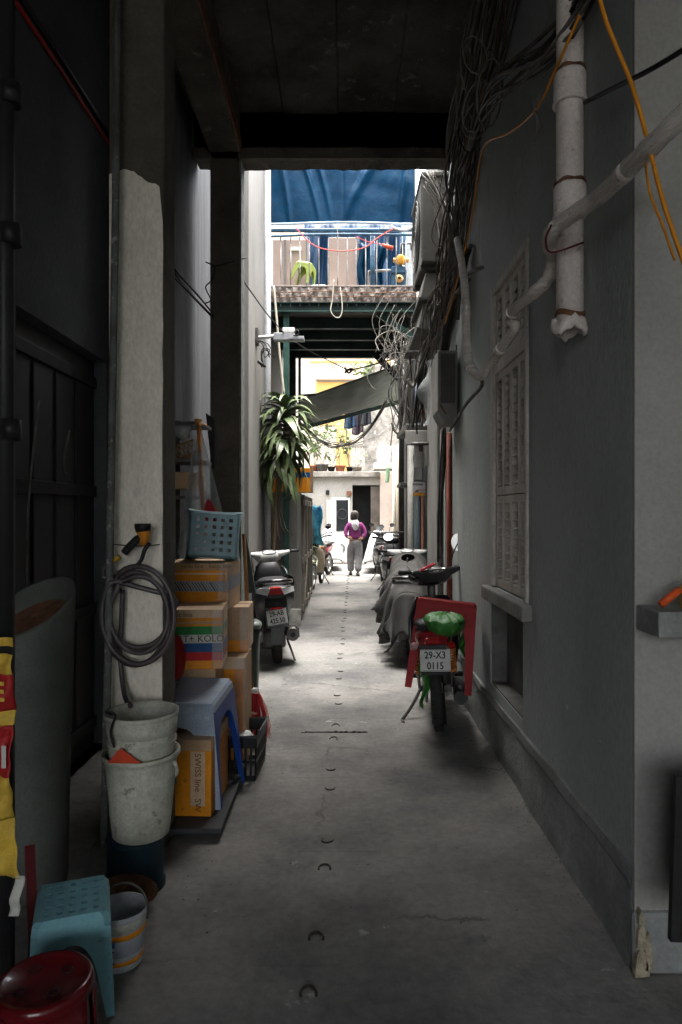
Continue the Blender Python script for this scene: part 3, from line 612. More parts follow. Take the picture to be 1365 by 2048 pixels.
def pot_plant(label, loc, pr, ph, potm, nleaf, spread, height, stem=True, big=0):
    t = thing('potted_plant', label, 'plant', loc)
    m = MB(); m.lathe([(0,0),(pr*.7,0),(pr*.92,ph*.82),(pr*1.06,ph*.82),(pr*1.06,ph),(pr*.9,ph),(pr*.85,ph*.8),(0,ph*.78)], 16); m.build('pot', potm, t)
    st = []
    for k in range(5):
        a = random.uniform(0,6.28); e = Vector((math.cos(a)*spread*.7, math.sin(a)*spread*.5, ph+height*random.uniform(.6,1)))
        pts = cr([(0,0,ph*.7), e*.5+Vector((random.uniform(-.05,.05),0,ph*.3)), e], 4); st.append(pts)
    m = MB()
    for pts in st: m.tube(pts, .008, 5)
    m.build('stems', MT['wood'], t)
    for k in range(nleaf):
        p = random.choice(st); q = p[random.randint(len(p)//3, len(p)-1)]
        o = link('leaf', random.choice(small_leaf), t, loc=q, rot=(random.uniform(-.5,.5), random.uniform(-.6,.5), random.uniform(0,6.28)))
        s = random.uniform(.8,1.3)*(1+big); o.scale = (s,s,s)
    return t
MT['terracotta'] = mat('terracotta', (.34,.12,.06), .8, (.24,.09,.05), 9)
ZL = 2.751
pot_plant('terracotta pot with a bare leaning stem on the end ledge', (W(681,948,20.9).x,20.95,ZL), .17, .2, MT['terracotta'], 22, .45, .9)
pot_plant('grey pot with a leafy shrub at the left end of the ledge', (W(645,948,20.9).x,20.95,ZL), .2, .24, MT['greycable'], 55, .7, 1.5, big=.6)
pot_plant('small dark pot with sparse pale shoots between the ledge pots', (W(663,948,20.9).x,21.0,ZL), .13, .16, MT['black'], 40, .5, 1.3, big=.5)
pot_plant('brown box planter with low shoots on the ledge above the doorway', (W(715,948,20.9).x,20.95,ZL), .16, .15, MT['wood'], 25, .5, .7)
pot_plant('pale climbing shrub spreading up the wall at the left of the end ledge', (W(628,948,20.9).x,21.1,ZL), .15, .2, MT['terracotta'], 130, .9, 2.0, big=.5)
pot_plant('straggly vine growing up from the ledge in front of the yellow pier', (W(700,948,20.9).x,21.1,ZL), .12, .16, MT['black'], 90, .6, 1.7, big=.3)
pot_plant('leafy plant trailing from the top of the stained house wall', (W(722,760,22.9).x,23.0,W(722,760,22.9).z-.1), .14, .16, MT['terracotta'], 80, .6, .7, big=.3)
pot_plant('green bushy plant in a pot beyond the end of the lean-to', (-.76,12.78,0), .14, .3, MT['black'], 90, .26, .95, big=.3)
# laundry
def garment(label, u0, u1, v0, v1, y, c, nm='hanging_shirt'):
    a = W(u0,v0,y); b = W(u1,v1,y)
    m = MB(); m.grid(lambda s,t: (a.x+(b.x-a.x)*s+(.08*(t-.5)*(s-.5)), y+.05*math.sin(s*11+t*2)+.03*math.sin(s*23), a.z+(b.z-a.z)*t*(1+.06*math.sin(s*5))), 24, 10)
    tag(m.build(nm, c, solid=.01), label, 'clothing', 'washing hung under the awning')
garment('dark blue garment at the left of the washing line', 690,712,818,856,17, plain('navy_cloth',(.012,.025,.045),.9))
garment('dark plum garment in the middle of the washing line', 706,726,812,868,17.2, plain('plum_cloth',(.06,.045,.055),.9))
garment('black garment at the right of the washing line', 722,742,812,850,17, plain('black_cloth',(.015,.016,.018),.9))
cable('washing_line', [W(640,800,17),W(700,812,17),W(790,806,17)], .006, MT['blackcable'], 'washing line strung below the awning', 'line')
# awning
aw = thing('awning', 'dark green fabric awning sloping out from the right wall', 'awning', (.9,14,3.4))
MT['awn'] = mat('awning_fabric', (.065,.075,.062), .85, (.045,.052,.045), 3, bump=.1)
A, B, C, D = W(800,727,12), W(596,800,12), W(612,850,16), W(803,798,16)
m = MB(); m.grid(lambda s,t: (A*(1-s)+B*s)*(1-t)+(D*(1-s)+C*s)*t - Vector((0,0,.16*math.sin(s*math.pi)*math.sin(t*math.pi)+.01*math.sin(s*30)*math.sin(t*9))), 30, 24); m.build('fabric', MT['awn'], aw, world=True, solid=.004)
m = MB(); m.bar(B, C, .06, .08); m.build('front_bar', MT['darkgreen'], aw, world=True)
m = MB(); m.bar(D+Vector((.0,0,-.06)), C+Vector((0,0,-.05)), .06, .09); m.build('end_bar', MT['darkgreen'], aw, world=True)
m = MB(); m.tube([A+Vector((0,0,.02)), D+Vector((0,0,.02))], .06, 10); m.build('roller', MT['darkgreen'], aw, world=True)
e = W(706,806,13.8)
m = MB(); m.bar(W(605,808,13.8), e, .05, .07); m.build('folding_arm', MT['darkgreen'], aw, world=True)
m = MB(); m.bar(e, W(792,757,13.4), .03, .03); m.build('folding_arm', MT['greycable'], aw, world=True)
m = MB(); m.bar(W(806,790,12.3), W(806,1090,12.3), .06, .06); m.bar(W(780,800,15.5),W(803,835,15.4),.04,.04); m.build('awning_post', MT['darkgreen'], aw, world=True)
# blue raincoat hanging
def coat(s, t):
    a = s*math.pi*1.2; r = .13+.10*t+.02*math.sin(s*17+t*3)
    return (-.54+r*.6*math.cos(a-.4)+.03*math.sin(t*7), 12.72+r*.5*math.sin(a), 1.62-.72*t+.02*math.sin(s*13))
m = MB(); m.grid(coat, 26, 12); tag(m.build('blue_raincoat', mat('blue_plastic_sheet',(.14,.50,.62),.35,(.03,.17,.38),5,.4,.6), solid=.004), 'crumpled bright blue raincoat hanging at the corner of the lean-to', 'raincoat')
# ------------------------------------------------------------------ motorbikes and scooters (local: +y forward, rear axle over the origin)
RX = Matrix.Rotation(R(90), 4, 'Y')
MT['platewhite'] = plain('plate_white', (.50,.50,.48), .45, grain=.03); MT['ink'] = plain('ink_black', (.015,.015,.015), .6, grain=0)
MT['redlens'] = plain('red_lens', (.28,.012,.012), .12, coat=.5, grain=.02); MT['clearlens'] = plain('clear_lens', (.42,.42,.42), .1, coat=.5, grain=.02)
MT['amber'] = plain('amber_lens', (.5,.17,.02), .15, grain=.02); MT['mirrorglass'] = plain('mirror_glass', (.55,.56,.56), .04, 1.0, grain=0)
MT['seatvinyl'] = plain('seat_vinyl', (.02,.02,.021), .5, bump=.15); MT['greyplastic'] = plain('grey_plastic', (.075,.08,.083), .4)
MT['scooterwhite'] = plain('scooter_white', (.42,.42,.405), .3, coat=.3, grain=.02); MT['scooterblack'] = plain('scooter_black', (.018,.02,.02), .25, coat=.3, grain=.02)
MT['orangespring'] = plain('orange_spring', (.5,.15,.02), .4); MT['redpaint'] = plain('red_bike_paint', (.20,.012,.018), .22, coat=.6, grain=.02)
def sweep(m, secs, n=18, e=2.6, mi=0):
    """secs: (y, z, half width, half height[, x])"""
    m.loft([ring(q[4] if len(q) > 4 else 0, q[0], q[1], q[2], q[3], e, n) for q in secs], mi)
    return m
def wheel(T, y, r, w, spokes=5, x=0, z=None, wire=False):
    z = r if z is None else z; c = (x, y, z)
    m = MB(); m.lathe([(r-.075,-w*.34),(r-.045,-w*.48),(r-.014,-w*.42),(r-.002,-w*.2),(r,0),(r-.002,w*.2),(r-.014,w*.42),(r-.045,w*.48),(r-.075,w*.34)], 36, c, M=RX)
    for k in range(36):                                # tread blocks
        a = 2*math.pi*k/36
        for s in (-1,1):
            q = Matrix.Translation(c) @ Matrix.Rotation(a+(.045 if s > 0 else 0),4,'X'); m.box((s*w*.08,-.008,r-.006),(s*w*.36,.008,r+.002), 0, q)
    t = m.build('wheel', MT['rubber'], T)
    m = MB(); m.lathe([(r-.078,-w*.36),(r-.095,-w*.3),(r-.095,w*.3),(r-.078,w*.36),(r-.07,w*.3),(r-.07,-w*.3),(r-.078,-w*.36)], 30, c, M=RX)
    m.lathe([(0,-w*.55),(.035,-w*.55),(.04,0),(.035,w*.55),(0,w*.55)], 14, c, M=RX)
    for k in range(18 if wire else spokes):
        a = 2*math.pi*k/(18 if wire else spokes); d = Vector((0, math.cos(a), math.sin(a)))
        m.bar(Vector(c)+d*.03, Vector(c)+d*(r-.085), .004 if wire else .03, .004 if wire else .028, up=(1,0,0))
    m.build('rim', MT['steel'] if wire else MT['darksteel'], t)
    return t
def mirror(T, base, elbow, c, r=(.06,.045), facing=(0,-1,.1), shell=None, glass=True):
    m = MB(); m.tube(cr([base, elbow, c], 5), .006, 6); st = m.build('mirror_stalk', MT['black'], T)
    d = Vector(facing).normalized(); q = Matrix.Translation(c) @ d.to_track_quat('Z','Y').to_matrix().to_4x4()
    m = MB(); m.lathe([(0,-.03),(r[0]*.7,-.022),(r[0],0),(r[0]*.97,.006)], 20, M=q @ Matrix.Diagonal((1,r[1]/r[0],1,1))); hs_ = m.build('mirror', shell or MT['black'], T)
    m = MB(); m.lathe([(0,.004),(r[0]*.95,.004)], 20, M=q @ Matrix.Diagonal((1,r[1]/r[0],1,1))); m.build('mirror_glass', MT['mirrorglass'], hs_)
def plate(T, c, l1, l2, w=.19, h=.14, tilt=0, roll=0, plain_plate=False):
    q = Matrix.Translation(c) @ Matrix.Rotation(roll,4,'Y') @ Matrix.Rotation(tilt,4,'X')
    m = MB(); m.box((-w/2,-.002,-h/2),(w/2,.002,h/2)); m.xf(q); p = m.build('number_plate', MT['platewhite'], T, bevel=.004)
    if not plain_plate:
        for s, z in ((l1,.012),(l2,-.055)):
            me = text_mesh(s, .062, 'lettering', 'CENTER', .0012); me.materials.append(MT['ink'])
            M = q @ Matrix.Translation((0,-.0035,z)) @ Matrix.Rotation(R(90),4,'X') @ Matrix.Diagonal((.86,1,1,1)); me.transform(M); link('lettering', me, p)
        m = MB()
        for z0, z1, x0, x1 in ((h/2-.007,h/2-.005,-w/2+.006,w/2-.006),(-h/2+.005,-h/2+.007,-w/2+.006,w/2-.006)): m.box((x0,-.0028,z0),(x1,-.0021,z1))
        m.xf(q); m.build('plate_border', MT['ink'], p)
    return p
def handlebar(T, y, z, steer, half=.33, rise=.05, cowl=None, dash=None, gripm=None, cw=.15, sx=0):
    """handlebar assembly turned by steer around the fork"""
    q = Matrix.Translation((sx,y,z)) @ Matrix.Rotation(steer,4,'Z')
    m = MB(); m.tube(cr([(-half,-.10,rise),(-half*.55,-.03,rise*.8),(-.08,0,0),(.08,0,0),(half*.55,-.03,rise*.8),(half,-.10,rise)],4), .012, 8); m.xf(q); hb = m.build('handlebar', MT['darksteel'], T)
    for s in (-1,1):
        m = MB(); m.tube([(s*half*.62,-.042,rise*.85),(s*half*.99,-.10,rise)], .018, 10); m.lathe([(0,-.01),(.022,-.01),(.022,.01),(0,.01)],10,(s*half,-.10,rise),M=Matrix.Rotation(R(80),4,'Y')); m.xf(q); m.build('grip', gripm or MT['black'], hb)
        m = MB(); m.tube(cr([(s*half*.55,.0,rise*.8-.01),(s*half*.75,.03,rise*.8-.02),(s*half*.98,-.02,rise-.02)],4), .006, 6); m.xf(q); m.build('lever', MT['steel'], hb)
    if cowl:
        m = MB(); m.loft([ring(0,0,zz,hw,hd,2.4,20,'z') for zz,hw,hd in ((-.07,cw*.6,.07),(-.03,cw,.10),(.02,cw*1.05,.105),(.05,cw*.8,.085),(.062,cw*.5,.05))]); 
        for s in (-1,1): m.loft([ring(s*xx,-.02-.02*k,.01+.012*k,a,a*.8,2.3,12,'x') for k,(xx,a) in enumerate(((.05,.065),(.14,.05),(.20,.034),(.235,.022)))])
        m.xf(q); c = m.build('headset_cowl', cowl, T)
        m = MB(); m.loft([ring(0,-.025,0,.09,.052,2.2,18,'z'), ring(0,-.025,.012,.085,.048,2.2,18,'z')]); m.xf(q @ Matrix.Translation((0,-.035,.055)) @ Matrix.Rotation(R(28),4,'X')); m.build('dashboard', dash or MT['black'], c)
        m = MB(); m.loft([ring(0,-.025,0.012,.055,.035,2,16,'z'), ring(0,-.025,.015,.052,.032,2,16,'z')]); m.xf(q @ Matrix.Translation((0,-.035,.055)) @ Matrix.Rotation(R(28),4,'X')); m.build('speedometer', MT['clearlens'], c)
    return q
def exhaust(T, pts, rad, mtl=None, shield=True):
    m = MB(); m.tube(pts, rad, 14); o = m.build('exhaust', mtl or MT['darksteel'], T)
    if shield:
        a, b = Vector(pts[0]), Vector(pts[-1]); m = MB(); m.bar(a+(b-a)*.15+Vector((rad[0]*1.05,0,rad[0]*.2)), a+(b-a)*.8+Vector((rad[0]*1.05,0,rad[0]*.2)), .012, rad[0]*1.5); m.build('heat_shield', MT['greyplastic'], o, bevel=.004)
        d = (a-b).normalized(); m = MB(); m.tube([a+d*.002, a+d*.012], rad[0]*.42, 10); m.build('tail_pipe', MT['dark'], o)
def shock(T, a, b, spring, r=.026):
    a, b = Vector(a), Vector(b); m = MB(); m.tube([a, b], .012, 8); o = m.build('shock_absorber', MT['steel'], T)
    L = (b-a).length; d = (b-a)/L; x = d.orthogonal().normalized(); y = d.cross(x); pts = []
    for k in range(9*10+1): t = k/90; an = 2*math.pi*9*t; pts.append(a+d*L*(.04+.56*t)+(x*math.cos(an)+y*math.sin(an))*r)
    m = MB(); m.tube(pts, .007, 5); m.build('spring', spring, o)

def scooter(label, loc, rz, lean, bodym, cowlm, plate_txt=None, steer=0, mirrors=(1,1), detail=True, innerm=None, name='scooter', group='motorbikes and scooters parked along the alley'):
    T = thing(name, label, 'scooter', loc, rot=(0, lean, rz), group=group)
    wheel(T, 0, .245, .10); wheel(T, 1.27, .245, .09)
    m = MB(); sweep(m, [(-.40,.745,.06,.03),(-.36,.735,.135,.065),(-.28,.71,.18,.10),(-.08,.67,.205,.145),(.15,.63,.21,.165),(.36,.57,.2,.19),(.50,.48,.185,.2),(.56,.42,.15,.15)]); m.build('body', bodym, T)
    m = MB(); sweep(m, [(-.30,.80,.10,.03),(-.2,.815,.145,.045),(0,.80,.155,.055),(.25,.785,.15,.055),(.42,.76,.13,.05),(.52,.73,.09,.04)], e=2.8); m.build('seat', MT['seatvinyl'], T)
    m = MB(); m.tube(cr([(-.155,-.02,.80),(-.165,-.25,.835),(-.11,-.38,.85),(0,-.415,.855),(.11,-.38,.85),(.165,-.25,.835),(.155,-.02,.80)],5), .017, 8); m.build('grab_rail', MT['blackgloss'], T)
    m = MB(); m.loft([[Vector((sx*w_*(1 if k < 2 else 1), yy, zz)) for k,(sx,zz) in enumerate(((-1,.745-h_*.35),(1,.745-h_*.35),(.55,.745+h_),(-.55,.745+h_)))] for yy,w_,h_ in ((-.37,.09,.05),(-.415,.075,.042))], smooth=False); m.build('tail_light', MT['redlens'], T)
    for s in (-1,1):
        m = MB(); m.add([(s*.08,-.41,.72),(s*.185,-.33,.745),(s*.175,-.33,.785),(s*.05,-.412,.785),(s*.08,-.37,.72),(s*.17,-.30,.745),(s*.165,-.30,.785),(s*.05,-.37,.785)], [(0,1,2,3),(7,6,5,4),(0,4,5,1),(1,5,6,2),(2,6,7,3),(3,7,4,0)]); m.build('indicator', MT['clearlens'], T)
    m = MB(); sweep(m, [(-.375,.66,.10,.06),(-.34,.60,.11,.11),(-.29,.52,.105,.15),(-.20,.50,.09,.15)], e=4); m.build('tail_panel', MT['black'], T)
    m = MB(); m.bar((0,-.365,.60),(0,-.40,.42), .20, .012, up=(0,1,0)); m.bar((0,-.40,.42),(0,-.33,.24), .12, .012, up=(0,1,0)); m.build('mudguard', MT['greyplastic'], T)
    m = MB(); m.box((-.055,-.395,.585),(.055,-.378,.605)); m.build('reflector', plain('reflector_red',(.45,.015,.015),.2), T)
    plate(T, (0,-.402,.515), *(plate_txt or ('','')), tilt=R(-8), roll=R(-6) if plate_txt else 0, plain_plate=plate_txt is None)
    exhaust(T, [(.155,-.20,.30),(.155,.0,.285),(.15,.22,.27)], [.062,.066,.05])
    m = MB(); m.box((-.13,-.12,.16),(.09,.38,.34)); m.build('engine', MT['darksteel'], T, bevel=.03)
    m = MB(); m.box((-.17,.48,.24),(.17,.98,.30)); m.build('floorboard', MT['black'], T, bevel=.02)
    m = MB(); m.loft([[Vector((hw*math.sin(a), yy+.10*math.cos(a), zz)) for a in [(-1.25+2.5*k/10) for k in range(11)]]+[Vector((hw*.94*math.sin(a), yy-.02+.10*math.cos(a), zz)) for a in [(1.25-2.5*k/10) for k in range(11)]] for zz,hw,yy in ((.28,.20,.92),(.45,.225,.93),(.65,.22,.94),(.82,.17,.955),(.93,.12,.965))]); m.build('leg_shield', bodym, T)
    m = MB(); m.loft([ring(0,.93,zz,hw,.07,3,14,'z') for zz,hw in ((.34,.15),(.6,.18),(.8,.15),(.94,.10))]); m.build('inner_panel', innerm or MT['greyplastic'], T)
    m = MB(); m.tube([(0,1.0,.95),(0,1.2,.42)], .035, 10); 
    for s in (-1,1): m.tube([(s*.06,1.18,.5),(s*.06,1.27,.245)], .018, 8)
    m.build('fork', MT['darksteel'], T)
    m = MB(); m.lathe([(.255,-.06),(.275,-.045),(.28,0),(.275,.045),(.255,.06)], 14, (0,1.27,.245), M=RX, a0=R(150), a1=R(290)); m.build('front_mudguard', bodym, T, solid=.004)
    q = handlebar(T, .985, 1.0, steer, cowl=cowlm, dash=MT['greyplastic'])
    for s, on in zip((-1,1), mirrors):
        if on: mirror(T, q @ Vector((s*.17,-.0,.03)), q @ Vector((s*.19,-.0,.14)), q @ Vector((s*.24,-.01,.21)))
    m = MB(); m.tube(cr([(-.10,.25,.2),(-.19,.20,.09),(-.25,.17,.012)],4), .011, 6); m.box((-.28,.15,.0),(-.23,.19,.014)); m.build('side_stand', MT['darksteel'], T)
    m = MB(); m.tube([(.12,.2,.2),(.17,.05,.03),(.17,-.1,.03)], .012, 6); m.build('centre_stand', MT['darksteel'], T)
    return T
# near left scooter
sc1 = scooter('grey scooter with white headset and plate 29-AB 425.50 parked on the left', (-.675,6.84,0), R(9), R(-3), mat('dark_grey_body',(.016,.018,.018),.4,(.01,.011,.011),4,spec=.2), MT['scooterwhite'], ('29-AB','425.50'), steer=R(12), mirrors=(0,0), innerm=MT['black'])
m = MB()                                              # bent mirror hanging beside the leg shield
m.lathe([(0,-.03),(.05,-.02),(.07,.0),(.066,.006)], 20, (.20,.72,.72), M=Matrix.Rotation(R(75),4,'X') @ Matrix.Diagonal((1,1.3,1,1))); m.tube(cr([(.14,.9,.9),(.19,.82,.84),(.2,.74,.74)],4), .007, 6); m.build('bent_mirror', MT['blackgloss'], sc1)

# near right underbone motorbike
ub = thing('motorbike', 'red and black motorbike with plate 29-X3 0115 and orange springs on the right', 'motorbike', (.655,4.72,0), rot=(0,R(-4),R(-7.5)), group='motorbikes and scooters parked along the alley')
wheel(ub, 0, .285, .078, wire=True); wheel(ub, 1.22, .285, .07, wire=True)
m = MB(); sweep(m, [(-.40,.70,.05,.03),(-.36,.69,.09,.06),(-.25,.68,.12,.09),(0,.65,.135,.10),(.25,.60,.12,.11),(.45,.52,.09,.12),(.7,.48,.06,.10)]); m.build('body', MT['redpaint'], ub)
m = MB(); sweep(m, [(-.36,.765,.07,.02),(-.28,.775,.11,.035),(0,.765,.125,.045),(.3,.745,.115,.045),(.45,.72,.085,.035),(.5,.70,.05,.02)]); m.build('seat', MT['seatvinyl'], ub)
m = MB(); m.box((-.05,-.42,.665),(.05,-.37,.71)); m.build('tail_light', MT['redlens'], ub, bevel=.015)
m = MB(); m.lathe([(.30,-.05),(.32,-.04),(.325,0),(.32,.04),(.30,.05)], 16, (0,0,.285), M=RX, a0=R(20), a1=R(150)); m.build('rear_mudguard', MT['black'], ub, solid=.004)
m = MB(); m.box((-.085,-.40,.47),(.085,-.385,.66)); m.build('plate_holder', MT['black'], ub)
plate(ub, (0.01,-.405,.565), '29-X3', '0115', tilt=R(-6), roll=R(2))
for s in (-1,1):
    shock(ub, (s*.118,-.10,.60), (s*.115,-.04,.30), MT['orangespring'])
    m = MB(); m.tube([(s*.08,-.34,.66),(s*.11,-.36,.655)], .008, 6); m.lathe([(0,-.03),(.016,-.026),(.026,0),(.022,.018),(0,.026)],14,(s*.118,-.365,.65),M=Matrix.Rotation(R(90),4,'X')); m.build('indicator', MT['redlens'] if s > 0 else plain('pink_lens',(.4,.22,.22),.2), ub)
    m = MB(); m.bar((s*.09,0,.285),(s*.09,.5,.30), .03, .045); m.build('swingarm', MT['darksteel'], ub)
m = MB(); m.box((-.085,-.05,.20),(-.062,.5,.40)); m.build('chain_case', MT['steel'], ub, bevel=.02)
exhaust(ub, [(.155,-.22,.27),(.16,.1,.25),(.15,.45,.22)], [.045,.048,.03], MT['black'])
m = MB(); m.box((-.11,.36,.20),(.11,.66,.40)); m.tube([(0,.6,.3),(0,.85,.34)], .075, 14); m.build('engine', MT['darksteel'], ub, bevel=.03)
m = MB(); m.loft([[Vector((hw*math.sin(a), yy+.13*math.cos(a), zz)) for a in [(-1.3+2.6*k/10) for k in range(11)]]+[Vector((hw*.93*math.sin(a), yy-.02+.13*math.cos(a), zz)) for a in [(1.3-2.6*k/10) for k in range(11)]] for zz,hw,yy in ((.30,.17,.72),(.48,.215,.75),(.66,.21,.78),(.82,.14,.82))]); m.build('leg_shield', MT['scooterblack'], ub)
m = MB(); m.tube([(0,.88,.92),(0,1.05,.55)], .035, 10)
for s in (-1,1): m.tube([(s*.07,1.03,.6),(s*.07,1.22,.285)], .017, 8)
m.build('fork', MT['darksteel'], ub)
m = MB(); m.lathe([(.29,-.05),(.31,-.035),(.315,0),(.31,.035),(.29,.05)], 14, (0,1.22,.285), M=RX, a0=R(150), a1=R(290)); m.build('front_mudguard', MT['redpaint'], ub, solid=.004)
q = handlebar(ub, .86, .985, R(34), half=.34, rise=.06, cowl=MT['blackgloss'], dash=MT['greyplastic'], cw=.19)
m = MB(); m.tube(cr([(-.15,-.02,.035),(-.10,-.075,.07),(0,-.02,.085),(.09,.05,.085)],5), .012, 6); m.xf(q); m.build('red_trim', plain('red_trim',(.38,.02,.03),.25), ub)
mirror(ub, q @ Vector((.2,0,.04)), q @ Vector((.25,.02,.15)), q @ Vector((.30,.0,.25)), (.06,.08), (-.02,-1,.02), MT['black'])
mirror(ub, q @ Vector((-.15,.05,.05)), q @ Vector((-.12,.16,.10)), q @ Vector((-.08,.2,.15)), (.06,.036), (.1,-1,.6), plain('white_shell',(.7,.7,.68),.3))
m = MB(); m.tube(cr([(-.11,.35,.22),(-.19,.26,.10),(-.27,.18,.014)],4), .012, 6); m.tube([(-.27,.18,.014),(-.25,.12,.014)], .013, 6); m.build('side_stand', MT['darksteel'], ub)
m = MB(); m.tube([(-.16,.55,.25),(.16,.55,.25)], .012, 8); 
for s in (-1,1): m.tube([(s*.12,.55,.25),(s*.20,.55,.25)], .02, 8)
m.build('foot_pegs', MT['rubber'], ub)
# red stool astride the tail, green bag over the seat
MT['redplastic'] = plain('red_plastic', (.27,.008,.010), .55, bump=.05)
stool('plastic_stool', 'red plastic stool hung over the tail of the right-hand motorbike', MT['redplastic'], (.625,4.60,.31), (R(-9),R(6),R(-8)), .37, .24, .60, (0,0), .018, arch=.95, ow=.80)
MT['greenbag'] = mat('green_plastic_bag', (.04,.20,.03), .42, (.022,.12,.018), 8, bump=1., bscale=9, spec=.4)
gb = thing('plastic_bag', 'green plastic bag pulled over the seat under the red stool', 'bag', (.66,4.45,.7))
def bag(u, v):
    a = 2*math.pi*u; p = math.pi*v; r = 1+.09*(abs(math.sin(a*4+v*5))-.5)*v+.06*(abs(math.sin(a*9.5-v*8))-.5)
    return (.645+.13*r*math.sin(p)**.7*math.cos(a), 4.44+.19*r*math.sin(p)*math.sin(a), .80+(.045 if v < .5 else .10)*r*math.cos(p)+.008*math.sin(a*11)*(1-v))
m = MB(); m.grid(bag, 40, 16); m.build('bag_body', MT['greenbag'], gb, world=True)
for x0, z0, z1, wd in ((.80,.74,.50,.035),(.53,.48,.20,.04)):
    m = MB(); m.grid(lambda u,v: (x0+wd*(u-.5)*(1+.3*math.sin(v*5))+.02*math.sin(v*7+x0*9), 4.55+.03*math.sin(u*9+v*6), z0+(z1-z0)*v), 10, 14); m.build('bag_tail', MT['greenbag'], gb, world=True, solid=.003)
# covered scooter with pale headset, cover as its own thing
cs = scooter('white scooter mostly hidden under a grey cover behind the red stool', (.69,7.15,0), R(-5), R(-1), MT['scooterwhite'], MT['scooterwhite'], None, steer=R(-12), mirrors=(1,0))
MT['covergrey'] = mat('grey_cover_cloth', (.05,.049,.046), .85, (.03,.029,.027), 3, bump=.15, bscale=60, spec=.3)
def cover(u, v):
    y = -.50+1.46*u; k = 2*v-1; s = abs(k)
    zt = .86+.10*math.sin(u*math.pi*.9)**2+.17*max(0,(u-.55)/.45)**1.5-(.14*max(0,(.12-u)/.12)**1)
    wt = .16+.05*u; wb = .28-.04*math.cos(u*7)
    if s < .42: x = wt*s/.42; z = zt-.10*(s/.42)**3
    else: t = (s-.42)/.58; x = wt+(wb-wt)*t**.7; z = (zt-.10)*(1-t)+t*(.30+.13*math.sin(u*11+(1 if k > 0 else 3))+.12*u)
    f = max(0,s-.35)
    fold = .13*f*(abs(math.sin(u*13+math.sin(v*9)*1.1+(2 if k < 0 else 0)))-.6)+.05*f*(abs(math.sin(u*29+v*7))-.5)+.055*f*math.sin(u*57+v*11)+.022*math.sin(u*19+v*23)*s+.018*math.sin(u*83+v*37)*f
    return ((x+fold)*(1 if k > 0 else -1), y+.02*f*math.sin(v*30+u*11), z+.012*math.sin(u*23+v*6)-(.02*f*math.sin(u*17)))
m = MB(); m.grid(cover, 90, 60)
def endcap(u, v):
    p = Vector(cover(0, u)); mid = Vector((p.x*(1-.0*v), p.y-.14*v*(1-abs(2*u-1)**2)+.05*v*math.sin(u*23), p.z*(1-v)+v*min(p.z, .30+.05*math.sin(u*19)))); return mid
m.grid(endcap, 50, 12)
cv = m.build('motorbike_cover', MT['covergrey'], solid=.004, loc=(.68,7.12,0), rot=(0,0,R(-5))); tag(cv, 'wrinkled grey cloth cover draped over the second motorbike on the right', 'cover')
# farther right-hand bikes
scooter('black scooter with a blank plate parked beyond the grey covered one', (.80,11.3,0), R(-3), 0, MT['scooterblack'], MT['blackgloss'], None, steer=R(-20), mirrors=(1,1))
scooter('dark scooter nearest the walking person on the right side', (.83,14.9,0), R(-2), 0, MT['scooterblack'], MT['greyplastic'], None, steer=R(8), mirrors=(1,1))
scooter('black scooter squeezed between the two other dark scooters on the right', (.90,13.1,0), R(-4), 0, MT['scooterblack'], MT['scooterblack'], None, steer=R(25), mirrors=(1,0))
# white covered ones
MT['coverwhite'] = mat('white_cover_cloth', (.42,.42,.41), .7, (.34,.34,.33), 3, bump=.1)
def white_cover(label, loc, rz, hh=1.0):
    def fn(u, v):
        y = -.5+1.7*u; k = 2*v-1; s = abs(k); zt = (.80+.22*u)*hh-.25*max(0,.15-u)/.15; wt = .16; wb = .30
        if s < .4: x = wt*s/.4; z = zt-.08*(s/.4)**3
        else: t = (s-.4)/.6; x = wt+(wb-wt)*t**.7; z = (zt-.08)*(1-t)+t*.22
        f = max(0,s-.3); x += .07*f*math.sin(u*30+v*4)
        return (x*(1 if k > 0 else -1), y, z)
    m = MB(); m.grid(fn, 50, 30)
    m.grid(lambda u,v: (lambda p: Vector((p.x, p.y-.06*v, p.z*(1-v)+v*min(p.z,.3))))(Vector(fn(0,u))), 30, 6)
    m.grid(lambda u,v: (lambda p: Vector((p.x*(1-.2*v), p.y+.1*v, p.z*(1-v)+v*min(p.z,.3))))(Vector(fn(1,u))), 30, 6)
    o = m.build('white_motorbike_cover', MT['coverwhite'], solid=.004, loc=loc, rot=(0,0,rz)); tag(o, label, 'cover')
    T = thing('motorbike', label.replace('white cover over','motorbike hidden under the white cover,').replace('sheet over','motorbike hidden under the white sheet,'), 'motorbike', loc, rot=(0,0,rz), group='motorbikes and scooters parked along the alley')
    wheel(T, 0, .26, .09); wheel(T, 1.2, .26, .09)
    m = MB(); m.box((-.1,-.2,.3),(.1,1.0,.6)); m.build('body', MT['black'], T, bevel=.05)
white_cover('white cover over the farthest bike on the right', (.80,17.2,0), R(-4))
white_cover('white sheet over the farthest bike on the left', (-.36,17.9,0), R(4), 1.05)
